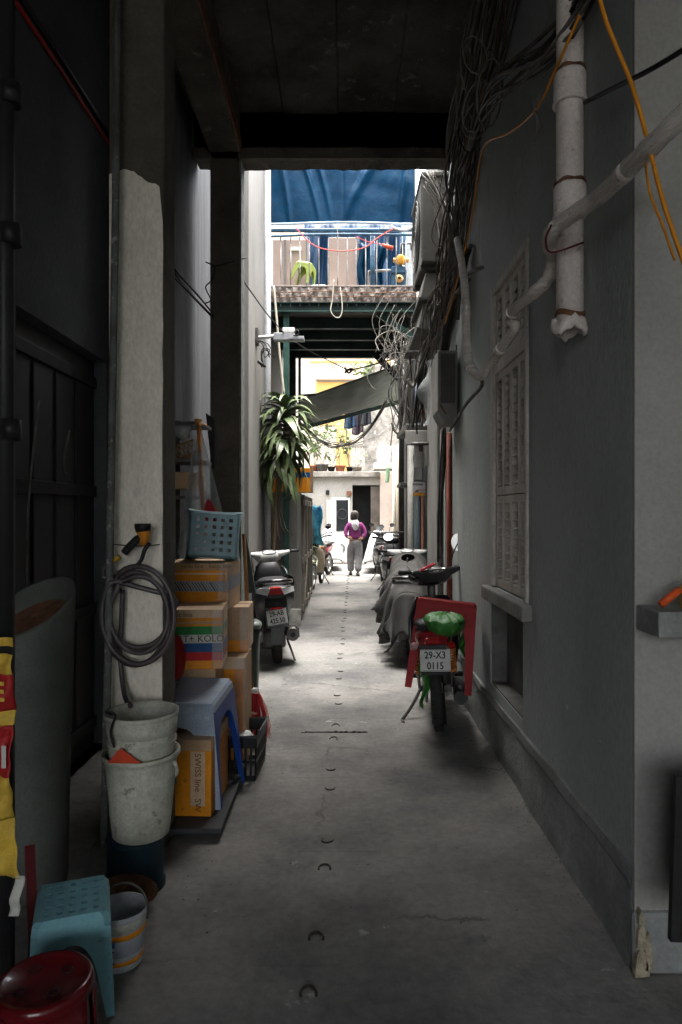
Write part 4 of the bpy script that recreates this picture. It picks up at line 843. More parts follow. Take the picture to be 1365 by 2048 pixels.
# far left bikes facing us: rotate so that the front wheel points to the camera
def old_bike(label, loc, rz, shield, tank, basket=False):
    T = thing('motorbike', label, 'motorbike', loc, rot=(0,0,rz), group='motorbikes and scooters parked along the alley')
    wheel(T, 0, .27, .07, wire=True); wheel(T, 1.2, .27, .065, wire=True)
    m = MB(); sweep(m, [(-.3,.68,.06,.05),(0,.66,.11,.09),(.3,.60,.10,.10),(.6,.55,.08,.09)]); m.build('body', tank, T)
    m = MB(); sweep(m, [(-.3,.76,.09,.03),(0,.77,.12,.045),(.3,.75,.11,.04),(.45,.72,.06,.03)]); m.build('seat', MT['seatvinyl'], T)
    m = MB(); m.loft([[Vector((hw*math.sin(a), yy+.12*math.cos(a), zz)) for a in [(-1.3+2.6*k/8) for k in range(9)]]+[Vector((hw*.9*math.sin(a), yy-.02+.12*math.cos(a), zz)) for a in [(1.3-2.6*k/8) for k in range(9)]] for zz,hw,yy in ((.30,.15,.72),(.5,.20,.75),(.7,.18,.78),(.85,.12,.82))]); m.build('leg_shield', shield, T)
    m = MB(); m.tube([(0,.88,.95),(0,1.03,.55)], .035, 8)
    for s in (-1,1): m.tube([(s*.06,1.02,.6),(s*.06,1.2,.27)], .016, 8)
    m.build('fork', MT['steel'], T)
    m = MB(); m.lathe([(.28,-.045),(.30,-.03),(.305,0),(.30,.03),(.28,.045)], 12, (0,1.2,.27), M=RX, a0=R(150), a1=R(290)); m.build('front_mudguard', shield, T, solid=.004)
    m = MB(); m.lathe([(0,.12),(.05,.115),(.09,.05),(.10,-.02),(.07,-.08),(0,-.1)], 18, (0,.98,.86), M=Matrix.Rotation(R(-90),4,'X')); m.build('headlight', MT['blackgloss'], T)
    m = MB(); m.box((-.1,.3,.22),(.1,.6,.42)); m.build('engine', MT['darksteel'], T, bevel=.03)
    qq = handlebar(T, .87, .97, R(14), half=.34, rise=.07)
    for s in (-1,1):
        m = MB(); m.lathe([(0,-.03),(.03,-.02),(.035,.02),(0,.03)],10,(s*.16,.95,.80)); m.build('indicator', MT['amber'], T)
    mirror(T, qq @ Vector((-.2,0,.05)), qq @ Vector((-.22,.0,.16)), qq @ Vector((-.26,0,.24)))
    m = MB(); m.tube([(-.1,.3,.2),(-.2,.25,.012)], .011, 6); m.build('side_stand', MT['darksteel'], T)
    return T
old_bike('old motorbike with beige leg shield facing us past the lean-to on the left', (-.50,14.5,0), R(174), mat('beige_shield',(.42,.36,.26),.4,(.3,.25,.18),4), plain('dull_black',(.03,.03,.03),.4))
old_bike('red and black motorbike between the beige one and the white sheet', (-.40,16.5,0), R(165), plain('black_shield',(.02,.02,.02),.3), MT['redpaint'])
# old bicycle behind the near scooter
bc = thing('bicycle', 'old bicycle leaning against the white wall behind the left scooter', 'bicycle', (-.93,8.35,0), rot=(0,R(-4),R(4)))
for y in (-.42,.42):
    m = MB(); m.lathe([(.27,-.012),(.28,-.018),(.295,0),(.28,.018),(.27,.012),(.27,-.012)], 32, (0,y,.295), M=RX); t = m.build('bicycle_wheel', MT['rubber'], bc)
    m = MB()
    for k in range(14): a = 2*math.pi*k/14; m.bar((0,y,.295),(0,y+.265*math.cos(a),.295+.265*math.sin(a)), .003, .003, up=(1,0,0))
    m.build('spokes', MT['steel'], t)
m = MB(); fr = MT['darksteel']
for a, b in (((0,-.42,.295),(0,-.05,.30)),((0,-.05,.30),(0,-.17,.78)),((0,-.17,.72),(0,.25,.76)),((0,-.05,.30),(0,.27,.70)),((0,-.42,.295),(0,-.16,.70)),((0,.25,.84),(0,.42,.295))): m.tube([a,b], .015, 8)
m.build('frame', mat('bicycle_frame',(.30,.20,.17),.5,(.2,.13,.11),8), bc)
m = MB(); m.tube(cr([(-.24,.12,1.0),(-.18,.22,1.0),(0,.27,.98),(.18,.22,1.0),(.24,.12,1.0)],4), .012, 8); m.tube([(0,.25,.84),(0,.26,.98)], .014, 8); m.build('handlebar', MT['steel'], bc)
m = MB(); sweep(m, [(-.30,.86,.09,.025),(-.2,.865,.07,.03),(-.05,.86,.025,.02)]); m.build('saddle', MT['seatvinyl'], bc)
# ------------------------------------------------------------------ clutter along the left side
MT['card'] = mat('cardboard', (.42,.28,.17), .8, (.34,.22,.13), 5, bump=.1); MT['cardpale'] = mat('pale_cardboard', (.56,.40,.27), .75, (.46,.33,.22), 4)
MT['orangeprint'] = plain('orange_print', (.68,.25,.012), .5); MT['greenprint'] = plain('green_print', (.02,.20,.05), .5); MT['blueprint'] = plain('blue_print', (.012,.075,.22), .5)
MT['redprint'] = plain('red_print', (.45,.012,.015), .5); MT['whiteprint'] = plain('white_print', (.55,.55,.5), .5); MT['greyprint'] = plain('grey_print', (.30,.31,.33), .5)
MT['brownink'] = plain('brown_ink', (.14,.075,.02), .6)
MT['tape'] = mat('clear_tape', (.55,.52,.48), .18, (.5,.47,.43), 9, alpha=.14, bump=.3, bscale=30, spec=.8)
def carton(label, lo, hi, rz, face, side, bands=(), sidebands=(), tape=True, name='cardboard_box', txt=()):
    """box with its front (-y) and right (+x) faces dressed with printed bands; bands: (z0,z1,mat,x0,x1) as fractions"""
    lo, hi = Vector(lo), Vector(hi); c = (lo+hi)/2; t = thing(name, label, 'box', (c.x,c.y,lo.z), rz); h = hi-lo; X, Y, Z = h.x/2, h.y/2, h.z
    m = MB(); m.box((-X,-Y,0),(X,Y,Z)); m.f = [f for f in m.f]; m.m = [0,0,1,2,0,0]; m.build('carton', [MT['cardpale'], face, side], t, bevel=.006)
    m = MB(); m.bar((-X*.98,0,Z+.001),(X*.98,0,Z+.001), .006, .002); m.build('flap_seam', MT['brownink'], t)
    for b in bands:
        z0,z1,mm = b[:3]; x0,x1 = b[3:5] if len(b) > 3 else (0,1)
        m = MB(); m.box((-X+2*X*x0+.002,-Y-.0016,Z*z0),(-X+2*X*x1-.002,-Y-.0005,Z*z1)); m.build('printed_band', mm, t)
    for b in sidebands:
        z0,z1,mm = b[:3]; m = MB(); m.box((X+.0005,-Y+.002,Z*z0),(X+.0016,Y-.002,Z*z1)); m.build('printed_band', mm, t)
    if tape:
        m = MB(); m.grid(lambda u,v: (X+.003-.10*u if v*1.5 > .5 else X+.004, -Y-.004 if v*1.5 > .5 else -Y+.06*(1-v*3), Z*(.02+.96*u)), 1, 1)
        m = MB(); m.box((X-.055,-Y-.0045,.005),(X+.003,-Y-.003,Z-.003)); m.build('packing_tape', MT['tape'], t)
        m = MB(); m.box((X+.002,-Y,.005),(X+.0035,-Y+.055,Z-.003)); m.build('packing_tape', MT['tape'], t)
    for s, size, mm, x, z, rot, al in txt:
        me = text_mesh(s, size, 'lettering', al); me.materials.append(mm)
        link('lettering', me, t, loc=(-X+2*X*x, -Y-.0035, Z*z), rot=(R(90), rot, 0))
    return t
# bottom box on a dark board
m = MB(); m.box((-.88,3.12,.03),(-.565,3.95,.055)); tag(m.build('wooden_board', mat('dark_board',(.06,.062,.065),.7,(.035,.035,.036),5), bevel=.004), 'dark flat board on the floor under the lowest carton', 'board')
m = MB(); m.box((-.84,3.16,0),(-.80,3.9,.03)); tag(m.build('board_batten', MT['wood']), 'thin batten under the dark board by the column', 'batten')
carton('lowest orange carton with vertical brown lettering beside the buckets', (-.83,3.24,.056), (-.625,3.62,.42), R(-2), MT['orangeprint'], mat('orange_side',(.42,.16,.02),.6,(.33,.12,.02),4),
       bands=((.86,1.0,MT['card']),(.42,.80,MT['greyprint'],.0,.20),(.14,.85,MT['cardpale'],.50,.86)), sidebands=((.86,1.0,MT['card']),), tape=False, txt=(('SWISS line',.042,MT['brownink'],.62,.83,R(90),'LEFT'),('SW',.042,MT['brownink'],.62,.24,R(90),'LEFT')))
# mid stack
carton('orange carton standing behind the blue stool legs', (-.88,3.95,.0), (-.58,4.25,.66), 0, MT['orangeprint'], MT['card'], bands=((.9,1,MT['cardpale']),))
carton('small pale carton in the stack next to the broom handle', (-.80,4.12,.661), (-.585,4.40,.93), R(2), MT['card'], MT['cardpale'], bands=((.0,.25,MT['orangeprint']),))
carton('carton with green, white, blue and red stripes in the middle of the stack', (-1.05,3.62,.665), (-.665,3.94,.985), R(5), MT['orangeprint'], MT['cardpale'],
       bands=((.86,.995,MT['cardpale']),(.76,.80,MT['card']),(.58,.72,MT['greenprint']),(.44,.58,MT['whiteprint']),(.29,.44,MT['blueprint']),(.15,.29,MT['redprint'])),
       sidebands=((.58,.72,mat('faded_green',(.25,.32,.25),.6)),(.29,.44,mat('faded_blue',(.2,.24,.34),.6)),(.15,.29,mat('faded_red',(.42,.2,.2),.6))),
       txt=(('ORT+',.05,MT['ink'],.28,.465,0,'LEFT'),('KOLO',.05,MT['ink'],.66,.465,0,'LEFT'),('swiss line',.035,MT['brownink'],.25,.88,0,'LEFT')))
m = MB(); m.box((-1.04,3.70,.0),(-.70,3.95,.664)); tag(m.build('plain_carton', MT['card'], bevel=.006), 'plain brown carton in the dark supporting the striped carton', 'box')
carton('topmost orange carton with a grey barcode band under the grey-blue stool', (-1.06,3.96,.932), (-.672,4.36,1.205), R(-2), MT['orangeprint'], MT['cardpale'],
       bands=((.86,.995,MT['card']),(.76,.80,MT['cardpale']),(.40,.62,MT['greyprint'])), sidebands=((.4,.7,MT['greyprint']),), txt=(('swiss line',.035,MT['brownink'],.93,.85,R(90),'LEFT'),('swiss line   swiss line',.035,MT['brownink'],.30,.90,0,'LEFT')))
bt = [o for o in col.objects if o.get('label','').startswith('topmost orange')][0]
for k in range(16):
    x = -.10+.017*k; m = MB(); w_ = random.choice((.002,.004,.006))
    m.prism([(x,-.2026,.112),(x+w_,-.2026,.112),(x+w_-.035,-.2026,.166),(x-.035,-.2026,.166)][::-1], (0,.0006,0)); m.build('barcode_bar', MT['ink'], bt)
# grey-blue stool lying on its side on the stack: seat faces us
MT['greyblue'] = plain('grey_blue_plastic', (.20,.33,.37), .4)
stool('plastic_stool', 'grey-blue stool with drilled seat lying on its side on the top carton', MT['greyblue'], (-.845,4.42,1.345), (R(86),R(4),R(10)), .27, .25, .32, (5,5), .03)
# big blue grey stool tilted in front of the boxes
MT['slate'] = mat('slate_blue_plastic', (.34,.40,.48), .45, (.25,.30,.38), 4, c3=(.40,.44,.49), spec=.3); MT['royal'] = plain('royal_blue_plastic', (.012,.05,.24), .4)
stool('plastic_stool', 'large slate blue plastic stool tilted against the cartons', MT['slate'], (-.80,3.56,.0), (R(7),R(0),R(-6)), .36, .34, .60, (0,0), .035, arch=.82, inner=MT['royal'], ow=.82)
# crate
MT['cratep'] = plain('crate_black', (.02,.021,.021), .45)
cr8 = thing('plastic_crate', 'black slotted plastic crate on the floor in front of the broom', 'crate', (-.605,3.98,0), R(-3))
X, Y, Z = .115, .16, .25
m = MB(); m.box((-X,-Y,0),(X,Y,.012)); m.build('crate_floor', MT['cratep'], cr8)
for nm, ax in (('crate_side',0),('crate_side',1),('crate_side',2),('crate_side',3)):
    m = MB(); L_ = X if ax < 2 else Y; n = 8
    def P_(s, z, d=0):
        k = 1+.10*z/Z
        return ((s*k, (-Y*k+d), z) if ax == 0 else (s*k, (Y*k-d), z) if ax == 1 else (-X*k+d, s*k, z) if ax == 2 else (X*k-d, s*k, z))
    def seg(s0,s1,z0,z1):
        a = [P_(s0,z0),P_(s1,z0),P_(s1,z1),P_(s0,z1)]; b = [P_(s0,z0,.008),P_(s1,z0,.008),P_(s1,z1,.008),P_(s0,z1,.008)]
        m.add(a+b, [(0,1,2,3),(7,6,5,4),(0,4,5,1),(1,5,6,2),(2,6,7,3),(3,7,4,0)])
    seg(-L_,L_,0,.03); seg(-L_,L_,.185,Z); seg(-L_,L_,.10,.115)
    for k in range(n+1):
        c = -L_+2*L_*k/n; seg(max(-L_,c-.006), min(L_,c+.006), .0301, .0999); seg(max(-L_,c-.006), min(L_,c+.006), .1151, .1849)
    m.build('crate_side', MT['cratep'], cr8)
m = MB(); k = 1.10
m.tube([(-X*k,-Y*k,Z),(X*k,-Y*k,Z),(X*k,Y*k,Z),(-X*k,Y*k,Z)], .011, 6, closed=True); m.build('crate_rim', MT['greyplastic'], cr8)
m = MB(); m.lathe([(0,.03),(.07,.028),(.09,.0),(.07,-.02)], 14, (-.62,3.93,.20), fn=lambda q,a: q*(1+.12*math.sin(a*3))); tag(m.build('foam_tray', MT['white']), 'crumpled white tray lying inside the black crate', 'tray')
# broom with red bristles leaning on the stack
bm = thing('broom', 'broom with red plastic bristles and a brown stick standing behind the crate', 'broom', (-.585,4.42,0))
m = MB(); m.tube([(-.60,4.42,.34),(-.63,4.44,.85),(-.66,4.46,1.36)], .0125, 8); m.build('stick', mat('brown_stick',(.22,.11,.045),.6,(.15,.07,.03),8), bm, world=True)
m = MB(); m.tube([(-.64,4.42,.35),(-.555,4.42,.345)], .02, 8); m.build('head', MT['white'], bm, world=True)
m = MB()
for k in range(130):
    a = random.uniform(-1,1); b_ = random.uniform(-1,1); p0 = Vector((-.597+a*.04, 4.42+b_*.012, .34)); p2 = Vector((-.59+a*.085+random.uniform(-.01,.03), 4.40+b_*.04, random.uniform(.02,.10))); p1 = (p0+p2)/2+Vector((a*.012,0,.02)); m.tube([p0,p1,p2], .0022, 3, caps=False)
o = m.build('bristles', plain('red_bristle',(.50,.025,.03),.4), bm, world=True); o['kind'] = 'stuff'
m = MB(); m.tube([(-.63,4.40,.21),(-.60,4.385,.215),(-.565,4.39,.205)], .008, 6); m.build('binding', plain('pale_binding',(.6,.4,.36),.5), bm, world=True)
# orange pole wrapped in a plastic bag
pl_ = thing('wrapped_pole', 'orange pole under a translucent plastic cover with red print above the cartons', 'pole', (-.93,4.75,1.0))
m = MB(); m.tube([W(398,842,4.75),W(402,940,4.72),W(410,1075,4.68)], .0155, 10); m.build('pole', plain('orange_pole',(.55,.20,.02),.4), pl_, world=True)
m = MB(); m.lathe([(.018,-.03),(.026,0),(.03,.012),(.0,.02)], 10, W(397,842,4.75)); m.lathe([(.01,.0),(.04,-.01),(.045,-.018)], 10, W(402,845,4.75)); m.build('pole_cap', plain('torn_orange',(.6,.33,.12),.6), pl_, world=True)
MT['film'] = mat('plastic_film', (.42,.45,.45), .22, (.32,.35,.35), 4, alpha=.55, bump=.4, bscale=10, spec=.7)
def film(u, v):
    a = W(392,848,4.76); L_ = W(348,1150,4.62); R_ = W(470,1150,4.5); s = v**.9
    l = a+(L_-a)*s; r = a+Vector((.03,0,0))+(R_-a)*s; return l+(r-l)*u+Vector((0,-.05*math.sin(u*math.pi)*v+.018*math.sin(u*17+v*3)*v,0))
m = MB(); m.grid(film, 40, 24); fo = m.build('plastic_cover', MT['film'], pl_, world=True)
def on_film(u, v, off=-.006): p = Vector(film(u,v)); return p+Vector((0,off,0))
m = MB(); m.grid(lambda s,t: on_film(.70+.13*(s-.5)*2*math.sin(math.pi*t)**.6-.10*t*0, .47+.20*t), 8, 12); m.build('red_print', plain('red_film_print',(.42,.02,.03),.4), pl_, world=True)
m = MB(); m.grid(lambda s,t: on_film(.86+.08*(s-.5)*2*math.sin(math.pi*t)**.6, .52+.13*t), 6, 10); m.build('orange_print', plain('orange_film_print',(.42,.20,.10),.4), pl_, world=True)
for s, u_, v_, z in (('BORDEN',.79,.62,.03),('DE',.86,.93,.06)):
    me = text_mesh(s, z, 'lettering', 'CENTER'); me.materials.append(MT['ink'] if s != 'DE' else MT['redprint']); link('lettering', me, pl_, loc=on_film(u_,v_,-.02)-pl_.location, rot=(R(90),R(70) if s != 'DE' else 0,0))
# rack with two boxes at the wall behind the column
def slab_item(name, label, u0, v0, u1, v1, y, dpt, mtl, tilt=0, cat='box'):
    a = W(u0,v0,y); b = W(u1,v1,y); m = MB(); m.box((a.x,y,b.z),(b.x,y+dpt,a.z)); c = Vector(((a.x+b.x)/2,y,(a.z+b.z)/2)); m.xf(Matrix.Translation(c) @ Matrix.Rotation(tilt,4,'Y') @ Matrix.Translation(-c)); return m, tag(m.build(name, mtl, bevel=.006), label, cat)
t = thing('wicker_tray', 'brown wicker tray propped behind the white column', 'tray', W(362,905,4.9))
MT['wicker'] = mat('wicker', (.26,.16,.07), .7, (.13,.08,.035), 30, bump=.6)
a, b = W(335,895,4.9), W(388,935,4.9); q = Matrix.Rotation(R(-18),4,'Y')
m = MB(); m.box((-.115,0,-.045),(.115,.2,-.03), M=q); m.build('tray_base', MT['wicker'], t)
for k in range(8):
    m = MB(); x = -.11+.03*k; m.bar(q @ Vector((x,-.004,-.05)), q @ Vector((x+.035,-.004,.05)), .006, .008); m.bar(q @ Vector((x+.035,-.009,-.05)), q @ Vector((x,-.009,.05)), .006, .008); m.build('weave', MT['wicker'], t)
for z in (-.055,.055):
    m = MB(); m.bar(q @ Vector((-.12,0,z)), q @ Vector((.12,0,z)), .014, .016); m.build('tray_rim', MT['wicker'], t)
slab_item('flat_carton', 'flat brown carton on the rack below the wicker tray', 330,944,392,978,4.9,.25,MT['card'],R(2))
m = MB()
for y in (4.86,5.2): m.box((-1.29,y,0),(-1.255,y+.035,2.2))
for z in (1.0,1.62,1.88,2.15): m.box((-1.29,4.865,z-.02),(-1.02,5.23,z))
rk = m.build('storage_rack', MT['darksteel']); tag(rk, 'dim steel storage rack against the plaster wall behind the white column', 'rack')
m = MB(); m.grid(lambda u,v: Vector(W(366,862,4.95))+Vector((.06*math.sin(math.pi*v)*math.cos(6.283*u)*(1+.25*math.sin(u*19+v*7)), .05*math.sin(math.pi*v)*math.sin(6.283*u), .07*math.cos(math.pi*v))), 20, 12); tag(m.build('clear_plastic_bag', MT['film']), 'crumpled clear plastic bag hanging above the wicker tray', 'bag')
m = MB(); m.prism([W(412,826,5.75),W(429,838,5.75),W(429,935,5.75),W(424,940,5.75)][::-1], (0,.02,0)); tag(m.build('leaning_sheet', MT['dark']), 'narrow black panel wedged behind the plastic covered pole', 'panel')
# green board leaning behind the end column
m = MB(); m.prism([(-.97,6.12,.78),(-.80,6.12,.78),(-.88,6.1,1.30),(-.95,6.1,1.30)], (0,.03,0)); tag(m.build('green_board', mat('green_board',(.05,.065,.055),.6,(.03,.04,.034),5)), 'dark green board leaning behind the bare column', 'board')
# bin beside scooter, green cased
t = thing('rubbish_bin', 'dark green lidded bin between the bare column and the scooter', 'bin', (-.80,5.58,0))
m = MB(); m.loft([ring(0,0,z,w_,w_*.8,5,20,'z') for z,w_ in ((0,.09),(.5,.105),(.56,.11))]); m.build('bin_body', mat('bin_green',(.035,.05,.045),.4,(.02,.03,.027),5), t)
m = MB(); m.loft([ring(0,0,z,w_,w_*.8,5,20,'z') for z,w_ in ((.561,.118),(.59,.118),(.615,.09))]); m.build('bin_lid', mat('bin_lid',(.16,.18,.165),.35,(.1,.12,.11),5), t)
for k in range(4):
    m = MB(); m.box((-.07+.04*k,-.075,.616),(-.05+.04*k,.07,.622)); m.build('lid_rib', MT['greyplastic'], t)
# red bag and cellophane on the stool
m = MB(); m.grid(lambda u,v: Vector((-.895,3.56,.74))+Vector((.055*math.sin(math.pi*v)*math.cos(6.283*u)*(1+.2*math.sin(u*25)), .05*math.sin(math.pi*v)*math.sin(6.283*u), .13*math.cos(math.pi*v))), 20, 14); tag(m.build('red_bag', plain('red_bag',(.32,.015,.015),.35)), 'small red plastic bag hanging between the column and the striped carton', 'bag')
m = MB(); m.grid(lambda u,v: Vector((-.92,3.50,.625))+Vector((.055*math.sin(math.pi*v)*math.cos(6.283*u)*(1+.3*math.sin(u*31+v*9)), .05*math.sin(math.pi*v)*math.sin(6.283*u), .016*math.cos(math.pi*v)+.012*math.sin(u*12.566))), 24, 12); tag(m.build('clear_wrapper', MT['film']), 'clear crumpled wrapper on the seat of the slate blue stool', 'wrapper')
# ---------------- buckets
MT['bucketwhite'] = mat('dirty_white_bucket', (.46,.46,.39), .55, (.30,.295,.235), 6, .4, .65, .15, 30, c3=(.20,.19,.15))
def bucket(label, loc, r0, r1, h, mtl, bands=(), handle=None, name='bucket', lipw=.012, lift=None):
    t = thing(name, label, 'bucket', loc)
    prof = [(0,0),(r0-.006,0),(r0,.006)]+[(r0+(r1-r0)*k/8, h*k/8) for k in range(1,8)]+[(r1,h-.02),(r1+lipw,h-.015),(r1+lipw,h),(r1-.002,h),(r1-.006,h-.02),(r0-.004,.02),(0,.015)]
    m = MB(); m.lathe(prof, 40); m.build('bucket_body', mtl, t)
    for z0, z1, d, mm in bands:
        ra, rb = r0+(r1-r0)*z0, r0+(r1-r0)*z1; m = MB(); m.lathe([(ra,z0*h),(ra+d,z0*h+.001),(rb+d,z1*h-.001),(rb,z1*h)], 40); m.build('band', mm, t)
    if handle:
        a0, drop, hm, rr = handle; pts = []
        for k in range(17):
            a = math.pi*k/16; q = Vector(((r1+.012)*math.cos(a), 0, 0)); d = Vector((0, math.cos(drop), math.sin(drop)))*(r1+.012)*math.sin(a); pts.append(q+d+Vector((0,0,h-.03)))
        m = MB(); m.tube(pts, rr, 8); m.xf(Matrix.Rotation(a0,4,'Z')); m.build('bucket_handle', hm, t)
    return t
BX, BYY = W(283,1500,2.76).x, 2.76
bucket('large dirty white bucket holding a second bucket beside the column', (BX,BYY,.205), .112, .145, .335, MT['bucketwhite'], handle=(R(-20), R(-52), MT['bucketwhite'], .007), lipw=.01)
b2 = bucket('dirty white ribbed bucket nested in the larger bucket', (BX+.003,BYY,.375), .118, .138, .325, MT['bucketwhite'], bands=((.62,.66,.006,MT['bucketwhite']),(.74,.94,.005,MT['bucketwhite'])), lipw=.008)
m = MB(); m.prism([(BX-.085,BYY-.152,.542),(BX-.035,BYY-.152,.60),(BX+.045,BYY-.152,.541)], (0,.004,0)); tag(m.build('red_card', plain('red_card',(.55,.06,.02),.5)), 'red-orange card tucked between the two nested buckets', 'card')
m = MB(); m.tube(cr([(BX-.10,BYY-.06,.70),(BX-.10,BYY-.12,.73),(BX-.06,BYY-.135,.72),(BX-.075,BYY-.14,.66),(BX-.06,BYY-.145,.60)],5), .005, 6); m.build('bucket_wire', MT['black'], b2, world=True)
t = thing('blue_drum', 'dark blue drum with an open rusty hatch supporting the buckets', 'drum', (BX-.02,BYY-.01,0))
m = MB(); m.lathe([(0,0),(.118,0),(.118,.02),(.11,.03),(.11,.19),(.115,.20),(0,.2)], 32); m.build('drum_body', mat('drum_blue',(.015,.035,.05),.5,(.01,.02,.03),5), t)
m = MB(); m.lathe([(0,0),(.11,0),(.12,.012),(.11,.02),(0,.01)], 24, (.01,-.13,.05), M=Matrix.Rotation(R(70),4,'X') @ Matrix.Diagonal((1,.5,1,1))); m.build('rusty_hatch', MT['rust'], t)
wb = bucket('small white paint bucket with orange and blue label on the floor at left', (-.748,2.28,0), .070, .084, .185, mat('paint_bucket',(.42,.44,.46),.45,(.32,.33,.35),6), bands=((.74,.95,.004,MT['bucketwhite']),(.30,.70,.0012,plain('label_grey',(.33,.36,.40),.5)),(.60,.70,.0018,MT['orangeprint']),(.14,.22,.0018,MT['orangeprint'])), handle=(R(-12), R(62), MT['greycable'], .004), lipw=.004)
for z0, x0, x1, mm in ((.098,-.05,-.012,MT['blueprint']),(.082,-.05,.0,MT['blueprint']),(.045,-.05,.0,MT['blueprint'])):
    m = MB(); m.lathe([(.0845,z0),(.0845,z0+(.018 if z0 > .09 else .005))], 8, a0=R(235), a1=R(275)); m.build('label_print', mm, wb, solid=.001)
# ---------------- hose on the column
hz = thing('garden_hose', 'coiled dark garden hose hung on the painted column', 'hose', (-.93,2.99,.4))
MT['hose'] = mat('hose_rubber', (.075,.06,.062), .4, (.045,.035,.037), 8, spec=.5)
pts = []
c0 = W(280,1218,2.97)
for k in range(5*20+1):
    a = R(120)-2*math.pi*k/20; lp = k//20; rx = (.150,.125,.14,.155,.135)[min(4,lp)]; rz_ = (.185,.165,.20,.21,.19)[min(4,lp)]
    f_ = (k % 20)/20
    pts.append(c0+Vector((rx*math.cos(a)+.012*math.sin(lp*2.3), -.012-.011*((lp*3) % 5)*.8, rz_*math.sin(a)-.02*lp*.6+.02*math.cos(lp*1.9))))
tail = [W(240,1290,2.985),W(243,1340,2.98),W(250,1390,2.94),W(262,1412,2.86)]
head = [W(207,1155,2.93),W(228,1120,2.93)]
m = MB(); m.tube(cr([head[1],head[0]]+pts[6:],2), .0115, 8); m.build('coil', MT['hose'], hz, world=True)
m = MB(); m.tube(cr([W(246,1180,2.975),W(243,1260,2.985)]+tail,5), .0115, 8); m.build('hose_tail', MT['hose'], hz, world=True)
nz = thing('spray_nozzle', 'black and orange hose spray gun hung at the top of the hose coil', 'nozzle', W(285,1090,2.93))
m = MB(); m.tube([W(228,1122,2.92),W(240,1113,2.92)], .011, 8); m.build('connector', plain('yellow_connector',(.5,.30,.03),.4), nz, world=True)
m = MB(); m.tube([W(285,1090,2.915),W(290,1078,2.915),W(287,1062,2.915)], [.016,.02,.03], 12); m.build('orange_body', plain('nozzle_orange',(.60,.23,.02),.4), nz, world=True)
m = MB(); m.tube(cr([W(249,1106,2.92),W(265,1088,2.92),W(280,1076,2.92),W(296,1080,2.92)],4), .017, 10); m.build('grip', MT['black'], nz, world=True)
m = MB(); m.tube([W(287,1063,2.915),W(286,1052,2.915),W(286,1047,2.915)], [.031,.035,.034], 16); m.build('nozzle_head', MT['black'], nz, world=True)
m = MB(); m.tube(cr([W(300,1086,2.91),W(290,1100,2.90),W(284,1118,2.90),W(276,1130,2.90)],4), [.009]*13, 8); m.build('trigger', MT['black'], nz, world=True)
cable('tie_wire', [W(222,1088,3.025),W(270,1092,3.02),W(312,1090,3.02),W(345,1083,3.1)], .003, MT['greycable'], 'thin wire tied round the painted column', 'wire')
# ---------------- pole by the column, dark gate post, banner
m = MB(); m.tube([W(236,-250,2.94),W(232,400,2.94),W(218,1250,2.93),W(208,1690,2.92)], .017, 8); tag(m.build('metal_pole', mat('grey_pole',(.12,.125,.12),.55,(.07,.07,.065),8,c3=(.3,.3,.28))), 'thin grey metal pole leaning along the left of the painted column', 'pole')
gp = thing('gate_post', 'dark steel gate post at the left edge', 'post', (-.95,2.0,0))
m = MB(); m.tube([(-.985,1.98,0),(-.985,1.98,4.5)], .026, 10); m.build('post', MT['black'], gp, world=True)
for v in (190,470,860):
    m = MB(); p = W(22,v,1.98); m.tube([p-Vector((0,0,.03)),p+Vector((0,0,.03))], .030, 10); m.build('hinge', MT['black'], gp, world=True)
bn = thing('banner_strip', 'crumpled yellow and red printed banner strip tied at the left edge', 'banner', (-1.0,1.9,.5))
yb = 1.9; MT['banyellow'] = mat('banner_yellow', (.62,.42,.06), .5, (.5,.32,.05), 5, bump=.3, bscale=25); MT['banred'] = plain('banner_red', (.42,.025,.025), .5, bump=.2)
segs = [(1275,1293,'banyellow'),(1293,1309,'ink'),(1309,1348,'banyellow'),(1348,1422,'banred'),(1422,1452,'banyellow'),(1452,1552,'banred'),(1552,1640,'banyellow'),(1640,1755,'banyellow')]
def ban(u_, v_): 
    ur = -60+u_*(88-(4 if v_ > 1450 else 0)+(20*((v_-1640)/115) if v_ > 1640 else 0)); return W(ur, v_, yb)+Vector((0,.012*math.sin(u_*9+v_*.03)+.006*math.sin(v_*.11+u_*3),0))
for v0, v1, k in segs:
    m = MB(); m.grid(lambda s,t: ban(s, v0+(v1-v0)*t), 12, 10); m.build('banner_band', MT[k], bn, world=True, solid=.002)
for s, v_, z, mm, u_ in (('E',1402,.075,MT['banyellow'],-4),('1',1535,.085,MT['whiteprint'],8)):
    me = text_mesh(s, z, 'lettering', 'CENTER', .002); me.materials.append(mm); link('lettering', me, bn, loc=W(u_,v_,yb-.02)-bn.location, rot=(R(90),0,R(0)))
m = MB(); m.grid(lambda s,t: W(30+20*s-14*t,1752+82*t,yb-.01)+Vector((0,.01*math.sin(t*9),0)), 4, 8); m.build('torn_tail', MT['whiteprint'], bn, world=True, solid=.002)
m = MB(); m.bar(W(60,1690,2.25), W(72,1990,2.1), .03, .02); tag(m.build('red_strap', plain('dark_red_strap',(.16,.012,.014),.4)), 'dark red strap hanging behind the banner at the left edge', 'strap')
